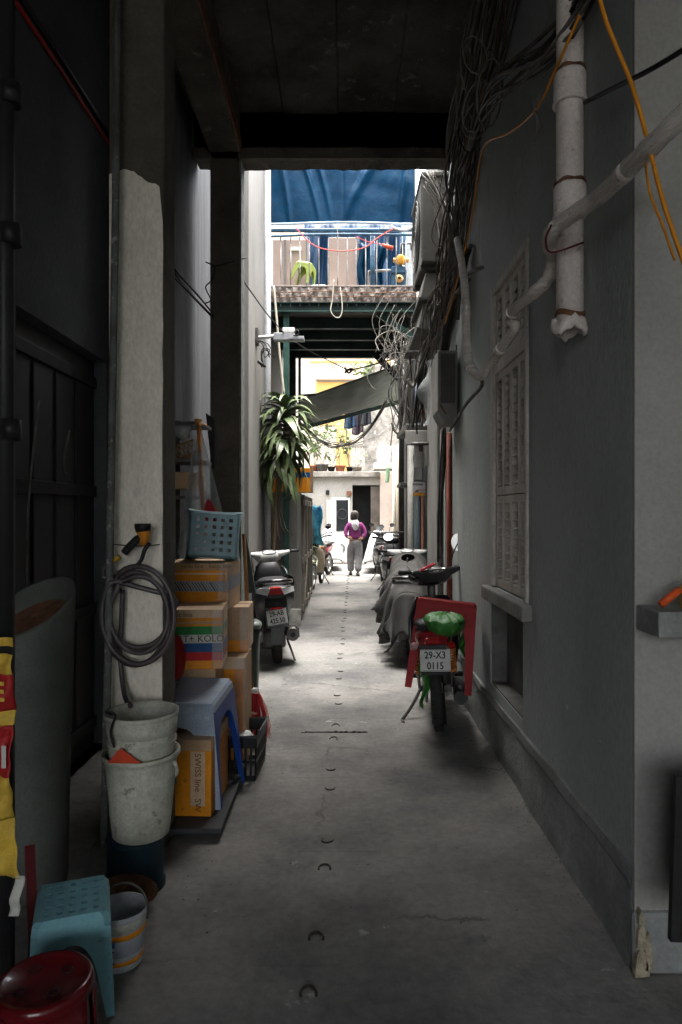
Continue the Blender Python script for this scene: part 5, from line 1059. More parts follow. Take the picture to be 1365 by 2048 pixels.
# ---------------- foreground stools
MT['cyan'] = plain('pale_cyan_plastic', (.20,.42,.47), .38)
stool('plastic_stool', 'pale cyan stool with a perforated square seat in the lower left', MT['cyan'], (-.845,2.12,0), (0,0,R(20)), .19, .215, .305, (5,5), .012)
rs = thing('round_stool', 'dark red round plastic stool at the bottom left corner', 'stool', (-.775,1.76,0))
MT['darkred'] = plain('dark_red_plastic', (.11,.006,.009), .22, coat=.3)
m = MB(); m.lathe([(0,.292),(.095,.292),(.10,.296),(.112,.30),(.120,.294),(.124,.27),(.118,.265)], 40); m.build('seat', MT['darkred'], rs)
for k in range(4):
    a0 = R(90*k+8); a1 = R(90*k+82); m = MB(); m.lathe([(.119,.268),(.124,.2),(.132,.1),(.142,.0)], 10, a0=a0, a1=a1); m.build('leg', MT['darkred'], rs, solid=.006)
    m = MB(); a = R(90*k+45); c = Vector((.06*math.cos(a),.06*math.sin(a),.2925)); m.lathe([(.012,0),(.016,.001),(.012,.002)], 10, c); m.build('seat_hole', MT['dark'], rs)
# tall pale drum in the dark at the left
dr = thing('tall_drum', 'tall pale grey drum with a slanted open top in the dark left corner', 'drum', (W(62,1400,2.72).x,2.72,0))
m = MB(); m.lathe([(0,.0),(.13,.0),(.14,.05),(.15,.6),(.168,1.11),(.165,1.13),(.150,1.12),(.14,.7),(0,.65)], 36, fn=lambda q,a: Vector((q.x,q.y,q.z+ (.10*math.sin(a+.4) if q.z > 1.0 else 0)))); m.build('drum_body', mat('drum_grey',(.10,.105,.095),.6,(.07,.075,.067),3), dr)
m = MB(); m.lathe([(0,1.05),(.146,1.05)], 24, fn=lambda q,a: Vector((q.x,q.y,q.z+.6*(q.y*math.cos(.4)+q.x*math.sin(.4))))); m.build('dark_contents', MT['rust'], dr)
# loose plastic wisps on the dark door
for k, (pts, lb) in enumerate((([W(78,800,3.4),W(58,1000,3.4),W(52,1200,3.4)],'thin clear plastic strand hanging on the dark doorway near the drum'),([W(140,860,3.6),W(128,920,3.6),W(134,950,3.6)],'small scrap of clear plastic on the dark doorway'))):
    cable('plastic_strand', pts, .006, MT['greycable'], lb, 'plastic')
# shelf items on the right edge
t = thing('spray_bottle', 'orange and yellow spray top on the stone ledge at the right edge', 'bottle', (1.0,2.12,1.201))
m = MB(); m.tube([(-.02,0,.012),(.04,0,.06)], .012, 10); m.build('trigger_head', plain('orange_spray',(.6,.09,.02),.4), t)
m = MB(); m.lathe([(0,0),(.025,0),(.025,.07),(.014,.09),(.014,.10)], 16, (.07,0,0)); m.build('bottle_body', MT['banyellow'], t)
t = thing('display_board', 'black board with a dim red and orange picture at the right edge', 'board', (1.02,1.9,.3))
q = W(1342,1556,1.9); m = MB(); m.box((q.x-1.02,0,0),(.5,.02,q.z-.3)); m.xf(Matrix.Rotation(R(2),4,'Y')); m.build('board', MT['dark'], t)
m = MB(); m.box((q.x-1.02+.028,-.004,.02),(.5,-.001,q.z-.36)); m.xf(Matrix.Rotation(R(2),4,'Y')); m.build('picture', mat('dim_picture',(.10,.012,.008),.4,(.02,.01,.01),6,c3=(.3,.09,.02)), t)
# ------------------------------------------------------------------ shuttered window
win = thing('shutter_window', 'louvred wooden shutter window above a stone sill in the right wall', 'window', (XR,3.93,WZ0))
MT['shutter'] = mat('shutter_paint', (.48,.45,.40), .65, (.36,.335,.295), 5, .4, .65, .25, 40, stretch=(1,3,.5), c3=(.5,.46,.41))
xw = XR+.03
for y0, y1 in ((WY0+.003,WY0+.045),(WY1-.045,WY1-.003)):
    m = MB(); m.box((xw-.045,y0,WZ0+.002),(xw+.04,y1,WZ1-.002)); m.build('frame_side', MT['shutter'], win, world=True, bevel=.004)
m = MB(); m.box((xw-.04,WY0+.046,WZ1-.05),(xw+.04,WY1-.046,WZ1-.003)); m.build('frame_head', MT['shutter'], win, world=True, bevel=.004)
slat_me = {}
def louvre_panel(y0, y1, z0, z1, nm='shutter_leaf'):
    m = MB(); st = .032
    m.box((xw-.02,y0,z0),(xw+.015,y0+st,z1)); m.box((xw-.02,y1-st,z0),(xw+.015,y1,z1)); m.box((xw-.019,y0+st,z0),(xw+.014,y1-st,z0+.05)); m.box((xw-.019,y0+st,z1-.045),(xw+.014,y1-st,z1))
    leaf = m.build(nm, MT['shutter'], win, world=True, bevel=.003)
    wy = y1-y0-2*st; key = round(wy,4)
    if key not in slat_me:
        q = MB(); q.box((-.014,-wy/2,-.003),(.014,wy/2,.003), M=Matrix.Rotation(R(-24),4,'Y')); o = q.build('louvre_slat', MT['shutter']); slat_me[key] = o.data; bpy.data.objects.remove(o)
    n = int((z1-z0-.10)/.050)
    bw = base_matrix(leaf).inverted()
    for k in range(n):
        o = link('louvre_slat', slat_me[key], leaf, loc=bw @ Vector((xw-.002, (y0+y1)/2, z0+.070+k*.050)), rot=(R(random.uniform(-1,1)), R(random.uniform(-7,7)), 0))
ym = (WY0+WY1)/2; q4 = [WY0+.046, WY0+.046+(ym-WY0-.046)/2, ym, ym+(WY1-.046-ym)/2, WY1-.046]
for k in range(4):
    for z0, z1 in ((WZ0+.01,1.60),(1.605,2.36),(2.44,WZ1-.052)):
        louvre_panel(q4[k]+.001, q4[k+1]-.001, z0, z1)
m = MB(); m.box((xw-.03,WY0+.046,2.362),(xw+.016,WY1-.046,2.438)); m.build('transom_bar', MT['shutter'], win, world=True, bevel=.004)
m = MB(); m.box((xw+.0165,WY0+.05,WZ0+.01),(xw+.03,WY1-.05,WZ1-.055)); m.build('shade_backing', MT['dark'], win, world=True)  # black sheet carries the shade of the deep opening behind the slats
m = MB(); m.box((XR-.055,WY0-.06,.945),(XR+.1,WY1+.10,WZ0-.001)); m.build('sill', mat('stone_sill',(.22,.215,.2),.8,(.15,.145,.135),5,bump=.3), win, world=True, bevel=.01)
# shade of the vent niche is in the colour of its lining; a pale stone rests inside
# ------------------------------------------------------------------ pipes on the right wall
MT['pvc'] = mat('old_white_pvc', (.66,.60,.56), .5, (.55,.49,.455), 5, .4, .7, .1, 40, c3=(.36,.31,.28))
pp_ = thing('downpipe', 'broken off white plastic downpipe on the right wall', 'pipe', (.885,2.68,2.2))
px, py = .884, 2.68
m = MB(); m.tube([(px,py,2.24),(px,py,4.88)], .052, 24); m.build('pipe', MT['pvc'], pp_, world=True)
for v0, v1 in ((148,205),(372,432)):
    za, zb = W(0,v0,py).z, W(0,v1,py).z; m = MB(); m.lathe([(.053,zb),(.062,zb+.003),(.063,za-.01),(.058,za),(.053,za)], 24, (px,py,0)); m.lathe([(.0535,zb-.012),(.066,zb-.01),(.066,zb+.002),(.0535,zb+.004)], 24, (px,py,0)); m.build('coupling', MT['pvc'], pp_, world=True)
    m = MB(); m.lathe([(.0535,za+.002),(.060,za+.008),(.055,za+.016),(.0535,za+.016)], 24, (px,py,0), fn=lambda q,a: Vector((q.x*(1+.03*math.sin(a*7)),q.y,q.z+.004*math.sin(a*5)))); m.build('glue_ring', MT['rust'], pp_, world=True)
m = MB(); m.lathe([(.05,2.255),(.066,2.25),(.070,2.225),(.066,2.205),(.05,2.20),(.044,2.24)], 28, (px,py,0), fn=lambda q,a: Vector((q.x*(1+.06*math.sin(a*5)),q.y*(1+.06*math.sin(a*5)),q.z+.012*math.sin(a*3)+.007*math.sin(a*11)))); m.build('broken_socket', MT['pvc'], pp_, world=True)
m = MB(); m.lathe([(.053,2.262),(.058,2.27),(.054,2.285)], 28, (px,py,0), fn=lambda q,a: Vector((q.x,q.y,q.z+.01*math.sin(a*2+1)))); m.build('rust_ring', MT['rust'], pp_, world=True)
MT['lagging'] = mat('wrapped_lagging', (.66,.61,.56), .7, (.50,.46,.42), 6, .35, .65, .4, 30, stretch=(1,1,6), c3=(.25,.23,.21))
ip = thing('insulated_pipe', 'tape wrapped insulated pipe running diagonally down the right wall', 'pipe', (.9,2.5,2.3))
pth = [W(1420,180,1.74),W(1365,232,1.82),W(1290,305,1.97),W(1200,392,2.3),W(1130,440,2.5),W(1103,465,2.58),W(1100,490,2.70),W(1108,515,2.78),W(1098,555,2.84),W(1070,585,2.92),W(1030,618,3.15),W(1024,640,3.22),W(1030,656,3.24),W(1008,690,3.4),W(985,722,3.6),W(962,752,3.75),W(940,730,3.9),W(934,680,3.98),W(932,600,4.1),W(926,540,4.4),W(915,480,4.9)]
m = MB(); P = cr(pth, 6); n_ = len(P)
m.tube(P, [(.029 if i < n_*.45 else .025)*(1+.05*math.sin(i*1.9)) for i in range(n_)], 12); m.build('lagging', MT['lagging'], ip, world=True)
for t_ in (.12,.30,.52,.66,.78):
    i = int(n_*t_); m = MB(); m.tube([P[i],P[i+1]], .031, 12); m.build('tape_turn', MT['pvc'], ip, world=True)
m = MB(); m.tube(cr([W(964,757,3.8),W(962,775,3.85),W(930,812,4.6),W(900,862,5.9)],6), .011, 8); m.build('drain_tube', MT['greycable'], ip, world=True)
cable('red_tie', [W(1103,450,2.50),W(1092,480,2.55),W(1104,505,2.6),W(1168,485,2.58)], .004, plain('dark_red_wire',(.10,.015,.015),.5), 'dark red wire tying the insulated pipe to the downpipe', 'wire')
cable('orange_cable', [W(1190,-40,2.05),W(1215,50,2.04),W(1262,165,2.0),W(1290,260,1.96),W(1320,380,1.9),W(1345,460,1.87),W(1380,560,1.84)], .0065, MT['yellowcable'], 'bright orange cable hanging across the right pier', n=8)
cable('orange_cable', [W(1290,310,1.98),W(1300,385,1.94),W(1325,450,1.9),W(1350,520,1.88)], .004, MT['yellowcable'], 'thinner faded orange cable beside the bright one on the pier', n=6)
cable('sloping_cable', [W(1400,80,1.9),W(1300,140,2.05),W(1230,175,2.3),W(1170,205,2.6)], .008, MT['blackcable'], 'black cable sloping across the top of the right pier')
cable('orange_cable', [W(1160,30,2.5),W(1120,120,2.62),W(1075,215,2.9),W(1020,265,3.4),W(972,288,3.9),W(958,340,4.2),W(945,430,4.5),W(925,520,4.8),W(905,600,5.1),W(890,650,5.4)], .006, MT['yellowcable'], 'long orange cable following the wire bundle on the right wall', n=8)
# ------------------------------------------------------------------ wire bundles
def bundle(name, label, path, n, spread, mats_, rr=(.004,.011), jit=.03, loops=0):
    t = thing(name, label, 'cables', path[len(path)//2])
    for k in range(n):
        ph = random.uniform(0,6.28); a = spread*math.sqrt(random.random()); off = Vector((a*math.cos(ph)*.7-.0, a*math.sin(ph)*.5, a*math.sin(ph+1)))
        pts = [p+off*(.5+.7*abs(math.sin(i*1.3+k)))+Vector((random.uniform(-jit,jit)*.7,random.uniform(-jit,jit),random.uniform(-jit,jit))) for i,p in enumerate(path)]
        pts = [Vector((min(p.x,XR-.012) if p.y < 6.25 else p.x, p.y, p.z)) for p in pts]
        m = MB(); m.tube(cr(pts,6), random.uniform(*rr), 6); m.build('cable', random.choice(mats_), t, world=True)
    return t
dk = [MT['blackcable'],MT['greycable'],MT['greycable'],MT['palecable'],mat('brown_cable',(.10,.065,.042),.7),mat('dusty_cable',(.15,.135,.115),.8,(.06,.052,.042),12)]
main = [Vector((.84,2.6,4.8)),Vector((.86,3.3,4.62)),Vector((.87,4.2,4.42)),W(925,300,5.0),W(908,420,5.6),W(900,520,5.9),W(885,620,6.0)]
bundle('cable_bundle', 'dense dark bundle of wires running down the right wall from the ceiling', main, 22, .15, dk, (.003,.008), .07)
main2 = [Vector((.82,2.1,4.84)),Vector((.85,2.9,4.6)),W(985,90,4.0),W(960,200,4.4),W(940,320,4.8),W(925,430,5.2),W(915,520,5.5),W(900,600,5.8),W(880,690,6.1)]
bundle('cable_bundle', 'loose outer strands of dark wire spreading across the upper right wall', main2, 26, .22, dk, (.003,.008), .11)
bundle('cable_bundle', 'short wires crossing in front of the large air conditioner', [W(860,345,6.3),W(890,400,6.2),W(905,470,6.1),W(900,540,6.1),W(875,600,6.3)], 14, .10, dk, (.004,.009), .07)
bundle('cable_bundle', 'grey flexible conduits dropping from the bundle to the meter cabinet', [W(935,500,5.0),W(922,570,5.2),W(905,640,5.4),W(890,700,5.7)], 7, .07, [MT['greycable'],MT['greycable'],MT['blackcable']], (.010,.018), .03)
bundle('cable_bundle', 'grey conduits and wires running down beside the rust red pipe', [W(888,850,6.3),W(884,930,6.3),W(880,1020,6.3),W(878,1120,6.35)], 6, .035, [MT['greycable'],MT['palecable'],MT['blackcable']], (.006,.012), .008)
bundle('cable_bundle', 'faint wires strung across the yard above the end ledge', [W(640,870,18),W(680,885,18),W(730,880,18),W(790,850,18)], 6, .12, [MT['greycable'],MT['blackcable']], (.005,.009), .08)
bundle('cable_bundle', 'grey cables hugging the ceiling corner above the right wall', [Vector((.80,1.7,4.84)),Vector((.84,2.8,4.70)),Vector((.86,4.0,4.62)),Vector((.86,5.2,4.55)),W(905,318,5.7)], 14, .09, [MT['greycable'],MT['palecable'],MT['blackcable']], (.006,.014), .04)
bundle('cable_bundle', 'wires sagging from the downpipe towards the ceiling corner', [W(1230,-90,2.4),W(1165,10,2.55),W(1090,110,2.9),W(1000,170,3.5),W(960,250,4.1),W(935,330,4.6)], 9, .07, dk, (.004,.010), .05)
bundle('cable_bundle', 'lower wire bundle beside the meter cabinet', [W(905,560,5.9),W(880,630,6.1),W(862,690,6.3),W(845,740,6.6),W(838,800,6.8),W(835,850,7.0)], 14, .09, [MT['greycable'],MT['palecable'],MT['blackcable']], (.004,.011), .05)
# loops of wire at top right
t = thing('wire_coil', 'loops of brown wire hanging from the bundle near the ceiling', 'wire', W(960,150,3.9))
for k in range(7):
    c = W(960+random.uniform(-35,40),110+k*26,3.9+random.uniform(-.3,.3)); c.x = min(c.x,.83); a = random.uniform(.07,.15); b_ = random.uniform(.08,.18)
    m = MB(); m.tube([c+Vector((.05*math.cos(q*.5236)*a/.1, a*.6*math.sin(q*.5236+k), b_*math.sin(q*.5236))) for q in range(12)], random.uniform(.004,.007), 6, closed=True); m.build('wire_loop', random.choice(dk), t, world=True)
for k,(u,v) in enumerate(((1060,200),(1072,215))):
    cable('cut_cable_end', [W(u,v,2.95),W(u+12,v+30,2.93),W(u+14-18*k,v+70,2.92)], .0055, MT['palecable'], ('left','right')[k]+' of two pale cut cable ends dangling by the downpipe')
# white wire tangle at the lamp post
t = thing('wire_tangle', 'pale tangle of loose wires hanging in mid alley by the right wall', 'wire', W(800,700,8.9))
for k in range(34):
    y = random.uniform(8.3,9.3); c = W(795+random.gauss(0,16),690+random.gauss(0,30),y); a = random.uniform(.05,.2); b_ = random.uniform(.06,.28); ph = random.uniform(0,6.28)
    pts = [c+Vector((a*math.cos(ph+q*.7)+random.uniform(-.03,.03), a*.6*math.sin(ph+q*.7), b_*math.sin(ph*2+q*.8)-.03*q)) for q in range(7)]
    m = MB(); m.tube(cr(pts,5), random.uniform(.003,.007), 5); m.build('wire', random.choice([MT['palecable'],MT['palecable'],MT['greycable'],MT['blackcable']]), t, world=True)
for k in range(5):
    pts = [W(770+k*10,590+10*k,8.95),W(745+k*14,640+k*5,8.9),W(765+k*9,690,8.9),W(800+k*4,720+k*9,8.8)]
    m = MB(); m.tube(cr(pts,6), .005, 5); m.build('wire', MT['palecable'], t, world=True)
t = thing('hanging_wires', 'loose grey wires drooping below the tangle past the canopy', 'wire', W(800,800,9.5))
for k in range(12):
    y = random.uniform(8.6,9.6); u0 = 800+random.uniform(-14,22); pts = [W(u0,730+random.uniform(-10,20),y),W(u0+random.uniform(-20,10),790,y),W(u0+random.uniform(-12,16),840,y),W(u0+random.uniform(-10,24),870+random.uniform(-20,25),y)]
    m = MB(); m.tube(cr(pts,6), random.uniform(.004,.008), 5); m.build('wire', random.choice([MT['palecable'],MT['greycable'],MT['greycable'],MT['blackcable']]), t, world=True)
bundle('cable_bundle', 'sagging bundle of wires slung across the alley below the awning', [W(605,848,14.5),W(635,875,14.5),W(665,888,14.5),W(700,886,14.5),W(730,868,14.5),W(755,835,14.3),W(775,800,14)], 10, .07, [MT['greycable'],MT['blackcable'],MT['palecable']], (.006,.013), .03)
cable('span_wire', [Vector((-.90,5.98,W(0,560,6).z)),W(545,640,7.5),W(600,690,8.6),W(697,741,10.5)], .007, MT['blackcable'], 'thin black wire from the bare column to the black clamp')
cable('span_wire', [W(697,741,10.5),W(745,730,10),W(800,712,9.3),W(845,680,7.5)], .010, MT['blackcable'], 'black wire from the clamp back to the right wall')
m = MB(); m.tube(cr([W(690,735,10.5),W(698,746,10.48),W(705,738,10.5),W(696,740,10.5),W(690,746,10.5)],4), .018, 6); tag(m.build('wire_clamp', MT['black']), 'black wire clamp hanging over the middle of the alley', 'clamp')
bundle('cable_bundle', 'few black wires sloping between the two left columns', [W(350,540,4.9),W(385,580,5.3),W(430,632,5.79)], 4, .03, [MT['blackcable']], (.005,.009), .012)
cable('cable_hook', [W(412,524,5.75),W(430,535,5.75),W(424,560,5.76),W(412,575,5.76),W(422,600,5.76),W(410,607,5.76)], .006, MT['blackcable'], 'curled end of black wire on the bare column')
cable('column_tie', [W(430,533,5.79),W(460,525,5.79),W(495,515,5.85)], .005, MT['blackcable'], 'wire tied round the bare column')
# pale conduits dropping on the right
for pts, r_, mm, lb in (([W(868,580,7.0),W(855,640,7.0),W(850,680,7.0),W(838,740,7.0),W(828,772,7.0),W(820,768,7.0),W(817,758,7.0)], .018, MT['palecable'], 'pale bent conduit dropping in front of the meter cabinet'),
                        ([W(938,560,4.6),W(905,600,5.2),W(890,650,5.6),W(868,700,6.0)], .016, MT['greycable'], 'grey conduit slanting down from the insulated pipe'),
                        ([W(965,535,4.3),W(938,548,4.6),W(922,575,4.8),W(916,640,4.9)], .013, MT['greycable'], 'thin grey hose curving out of the wall near the window top'),
                        ([W(815,770,8.6),W(810,830,8.6),W(806,855,8.6),W(800,868,8.6),W(790,862,8.6),W(784,845,8.6)], .014, MT['palecable'], 'pale hose ending in a hook beside the black pipe'),
                        ([W(872,700,6.4),W(884,760,6.2),W(872,800,6.2),W(874,840,6.2),W(884,856,6.2)], .010, MT['blackcable'], 'black cable looping beneath the meter cabinet'),
                        ([W(914,690,5.75),W(918,760,5.75),W(915,830,5.75),W(906,852,5.8)], .010, MT['blackcable'], 'black cable along the right side of the meter cabinet')):
    cable('conduit', pts, r_, mm, lb, 'conduit', n=8)
# vertical pipes at the corner
for u, y, r_, v0, v1, mm, lb, nm in ((899,6.02,.024,866,1130,mat('red_oxide_pipe',(.19,.045,.025),.6,(.12,.03,.02),6),'thin rust red pipe running down the corner of the right wall','red_pipe'),
                                 (884,6.35,.018,860,1180,MT['greycable'],'thin grey pipe beside the rust red pipe','grey_pipe'),
                                 (836,8.6,.05,960,1150,mat('slate_pipe',(.07,.09,.10),.5,(.05,.065,.07),4),'slate blue drainpipe behind the small paper sign','drainpipe'),
                                 (846,8.5,.02,985,1150,mat('brown_pipe',(.22,.10,.07),.6),'thin brown pipe beside the slate drainpipe','brown_pipe'),
                                 (822,9.1,.045,880,1150,plain('cream_pipe',(.45,.44,.40),.5),'pale square-cornered pipe next to the dark drainpipe','cream_pipe'),
                                 (834,7.6,.032,760,845,mat('blue_conduit',(.06,.085,.12),.5),'short blue pipe above the concrete canopy','blue_pipe')):
    a, b = W(u,v0,y), W(u,v1,y); a.x = b.x = min(a.x, 1.02); b.z = 0 if v1 > 1100 else b.z; m = MB(); m.tube([a,b], r_, 12); tag(m.build(nm, mm), lb, 'pipe')
cable('yellow_conduit', [W(842,770,7.6),W(843,810,7.6),W(841,845,7.6)], .007, MT['yellowcable'], 'thin yellow wire beside the short blue pipe')
# paper sign
t = thing('paper_sign', 'small white sign with an orange bottom strip hung on the right pipes', 'sign', W(839,978,8.35))
a, b = W(827.5,965,8.35), W(851.5,994,8.35); cx, cz = (a.x+b.x)/2, (a.z+b.z)/2; w2_, h2_ = (b.x-a.x)/2, (a.z-b.z)/2
m = MB(); m.box((-w2_,0,-h2_),(w2_,.004,h2_)); m.build('sign_sheet', plain('sign_white',(.55,.54,.56),.6), t)
m = MB(); m.box((-w2_+.001,-.002,-h2_+.001),(w2_-.001,-.0005,-h2_+.045)); m.build('orange_strip', plain('sign_orange',(.55,.19,.02),.6), t)
lettering('KHOAN', .034, MT['ink'], t, (-.02,-.003,.045), (R(90),0,0), bold=.001)
lettering('0986.125.08', .022, MT['redprint'], t, (.02,-.003,-.02), (R(90),0,0)); lettering('0912.68', .036, MT['banyellow'], t, (0,-.004,-h2_+.010), (R(90),0,0), bold=.001)
m = MB(); m.prism([(-.055,-.002,-.035),(-.01,-.002,-.035),(-.018,-.002,-.02),(-.03,-.002,-.014),(-.045,-.002,-.02)], (0,.001,0)); m.build('printed_icon', MT['ink'], t)
# ------------------------------------------------------------------ air conditioner, cabinet, canopy
MT['acgrey'] = mat('ac_casing', (.08,.078,.072), .5, (.06,.058,.054), 4); MT['acdark'] = mat('ac_dark', (.06,.06,.056), .6, (.04,.04,.038), 4)
ac = thing('air_conditioner', 'large grey outdoor air conditioner unit high on the right wall', 'air conditioner', (.9,6.8,3.8))
x0, x1, y0, y1, z0, z1 = .745, 1.04, 6.6, 7.5, 3.92, 4.78
m = MB(); m.box((x0,y0,z0),(x1,y1,z1)); m.build('casing', MT['acgrey'], ac, world=True, bevel=.015)
m = MB(); m.box((x0-.012,y0-.012,z1-.03),(x1,y1+.01,z1+.012)); m.build('top_lid', MT['acgrey'], ac, world=True, bevel=.006)
m = MB(); m.box((x0+.12,y0-.006,z0+.08),(x1-.06,y0-.001,z1-.13)); m.build('service_panel', MT['acgrey'], ac, world=True, bevel=.004)
for a_, b_ in ((.10,.12),(.55,.57),(.61,.63)):
    m = MB(); m.box((x0+.13,y0-.010,z1-.13-(z1-z0-.22)*b_),(x1-.07,y0-.0065,z1-.13-(z1-z0-.22)*a_)); m.build('panel_recess', MT['acdark'], ac, world=True)
m = MB(); c = W(883,419,6.58); m.prism([c+Vector((-.028,0,-.02)),c+Vector((.028,0,-.02)),c+Vector((0,0,.03))][::-1], (0,.004,0)); m.build('warning_mark', MT['rust'], ac, world=True)
m = MB(); m.lathe([(.02,-.004),(.34,-.004),(.35,.01)], 32, (x0-.002,7.08,4.35), M=Matrix.Rotation(R(-90),4,'Y')); fg = m.build('fan_recess', MT['acdark'], ac, world=True)
m = MB()
for r_ in (.06,.12,.18,.24,.30,.345): m.lathe([(r_-.003,.0),(r_+.003,.0),(r_+.003,.006),(r_-.003,.006),(r_-.003,0)], 28, (x0-.014,7.08,4.35), M=Matrix.Rotation(R(-90),4,'Y'))
m.build('fan_grille', MT['acgrey'], fg, world=True)
for k in range(18):
    z = z0+.06+k*.042; m = MB(); m.box((x0-.004,y0+.012,z),(x0-.001,y0+.06,z+.02)); m.build('grille_fin', MT['acdark'], ac, world=True)
for dz, dx, nm, lb in ((-.33,.02,'condenser_unit','smaller grey condenser hung directly below the large air conditioner'),(-.62,.0,'junction_housing','grey junction housing below the two condensers')):
    t = thing(nm, lb, 'air conditioner' if dz > -.5 else 'box', (.9,6.9,z0+dz))
    m = MB(); m.loft([[Vector((x0+dx-.03+i_,6.62,z0+dz)),Vector((1.04,6.62,z0+dz)),Vector((1.04,7.4,z0+dz)),Vector((x0+dx-.03+i_,7.4,z0+dz))] if k_ == 0 else [Vector((x0+dx+.02,6.64,z0+dz+.24)),Vector((1.04,6.64,z0+dz+.24)),Vector((1.04,7.4,z0+dz+.24)),Vector((x0+dx+.02,7.4,z0+dz+.24))] for k_, i_ in ((0,0),(1,0))], smooth=False); m.build('casing', MT['acgrey'], t, world=True, bevel=.01)
    m = MB(); m.box((x0+dx-.05,6.6,z0+dz-.035),(1.04,7.42,z0+dz-.003)); m.build('bracket', MT['acdark'], t, world=True, bevel=.004)
for y in (6.72,7.3):
    m = MB(); m.bar((x0,y,z0-.02),(1.05,y,z0-.02), .04, .04); m.build('mounting_bracket', MT['darksteel'], ac, world=True)
mc = thing('meter_cabinet', 'tall dented grey meter cabinet with a sloped foot on the right wall', 'cabinet', (.85,5.9,2.2))
a, b = W(876,700,5.6), W(916,845,5.6)
m = MB(); yA, yB = 5.6, 5.95
m.prism([(a.x,yA,b.z+.10),(a.x+.05,yA,b.z),(b.x,yA,b.z),(b.x,yA,a.z),(a.x,yA,a.z)][::-1], (0,yB-yA,0)); m.build('cabinet_body', mat('cabinet_grey',(.21,.205,.19),.65,(.15,.147,.135),4,bump=.2), mc, world=True, bevel=.012)
m = MB(); m.box((a.x+.025,yA-.006,b.z+.16),(b.x-.02,yA-.001,a.z-.03)); m.build('cabinet_door', MT['acgrey'], mc, world=True, bevel=.004)
m = MB(); m.bar((a.x+.02,yA-.01,b.z+.14),(a.x+.065,yA-.01,b.z+.07),.012,.01); m.build('hasp', MT['rust'], mc, world=True)
m = MB(); m.grid(lambda u,v: Vector((a.x-.02+.05*math.sin(v*9)*u-.06*u, 5.9+.1*v*0+.1*u, b.z+.02+(a.z-b.z)*.95*v)), 5, 12); tag(m.build('plastic_wrap', MT['film']), 'torn clear plastic sheet clinging to the left side of the meter cabinet', 'plastic')
cn = thing('door_canopy', 'small concrete canopy with a round lamp over a right-hand doorway', 'canopy', (.85,8.0,2.4))
p = [W(797,896,8.0),W(880,896,8.0),W(880,858,7.95),W(811,858,7.95)]
zt, zb = W(0,858,7.9).z, W(0,893,7.9).z
m = MB(); m.loft([[Vector((.70,7.75,zt-.03)),Vector((1.06,7.75,zt-.03)),Vector((1.06,7.75,zt+.04)),Vector((.70,7.75,zt+.04))],[Vector((.66,8.7,zt-.03)),Vector((1.06,8.7,zt-.03)),Vector((1.06,8.7,zt+.04)),Vector((.66,8.7,zt+.04))]], smooth=False); m.build('canopy_slab', MT['acgrey'], cn, world=True, bevel=.01)
m = MB(); m.box((.69,7.745,zb+.0),(1.06,7.775,zt-.031)); m.build('canopy_lip', mat('canopy_grey',(.30,.295,.28),.75,(.24,.235,.22),4), cn, world=True, bevel=.01)
m = MB(); m.lathe([(0,.02),(.10,.015),(.12,0),(.10,-.012),(0,-.014)], 24, W(842,888,7.65), M=Matrix.Diagonal((1,.6,1,1))); m.tube([W(842,889,7.65),W(842,902,7.68)], .02, 8); m.build('lamp', MT['darksteel'], cn, world=True)
m = MB(); m.box((.76,9.3,W(0,965,9.3).z-.05),(1.06,10.0,W(0,965,9.3).z)); tag(m.build('stone_bracket', MT['acgrey'], bevel=.01), 'small stone ledge below the concrete canopy farther along', 'ledge')
m = MB(); m.loft([ring(0,0,z,a_,b_,3,14,'z') for z,a_,b_ in ((0,.06,.06),(.12,.075,.07),(.2,.05,.06),(.3,.055,.05))]); m.xf(Matrix.Translation(W(838,935,8.45))); tag(m.build('plastic_jug', MT['white']), 'white plastic container wedged above the slate drainpipe', 'container')
cb = thing('lamp_shelter', 'pale box-shaped fixture among the wires at mid alley right', 'fixture', W(830,700,8.2))
m = MB(); m.prism([W(822,672,8.2),W(846,672,8.2),W(842,705,8.2),W(812,705,8.2)][::-1], (0,.35,0)); m.build('fixture_box', MT['acgrey'], cb, world=True, bevel=.008)
# wall lamp bracket on the left wall
ll = thing('street_lamp', 'grey street lamp on a white arm projecting from the left wall', 'lamp', W(520,680,8.1))
m = MB(); m.tube([W(512,676,8.1),W(550,672,8.1)], .022, 10); m.build('arm', MT['white'], ll, world=True)
a, b = W(548,667,8.05), W(586,682,8.05); m = MB(); m.box((a.x,8.0,b.z),(b.x,8.12,a.z)); m.build('gear_box', MT['greyprint'], ll, world=True, bevel=.008)
a, b = W(566,657,8.05), W(590,667,8.05); m = MB(); m.box((a.x,8.0,b.z+.001),(b.x,8.12,a.z)); m.build('lamp_cap', MT['white'], ll, world=True, bevel=.006)
a, b = W(580,675,8.05), W(609,681,8.05); m = MB(); m.box((a.x,7.98,b.z),(b.x,8.14,a.z)); m.build('lamp_plate', MT['greyprint'], ll, world=True, bevel=.004)
m = MB(); m.lathe([(.022,0),(.03,.01),(.03,.03),(.022,.04)], 14, W(594,666,8.0), M=Matrix.Rotation(R(80),4,'X')); m.build('photocell', MT['black'], ll, world=True)
m = MB(); m.box((XL3,8.0,W(0,690,8.1).z),(XL3+.03,8.16,W(0,660,8.1).z)); m.build('wall_plate', MT['darksteel'], ll, world=True)
for k in range(3):
    cable('lamp_wire', [W(512+4*k,680,8.0),W(526+6*k,690,8.0),W(530+9*k,715,8.0),W(540-4*k,700,8.0),W(524,700+k*6,8.0),W(524+3*k,735,8.0)], .006, MT['blackcable'], ('upper','middle','lower')[k]+' of the dark wires looping under the street lamp', 'wire')
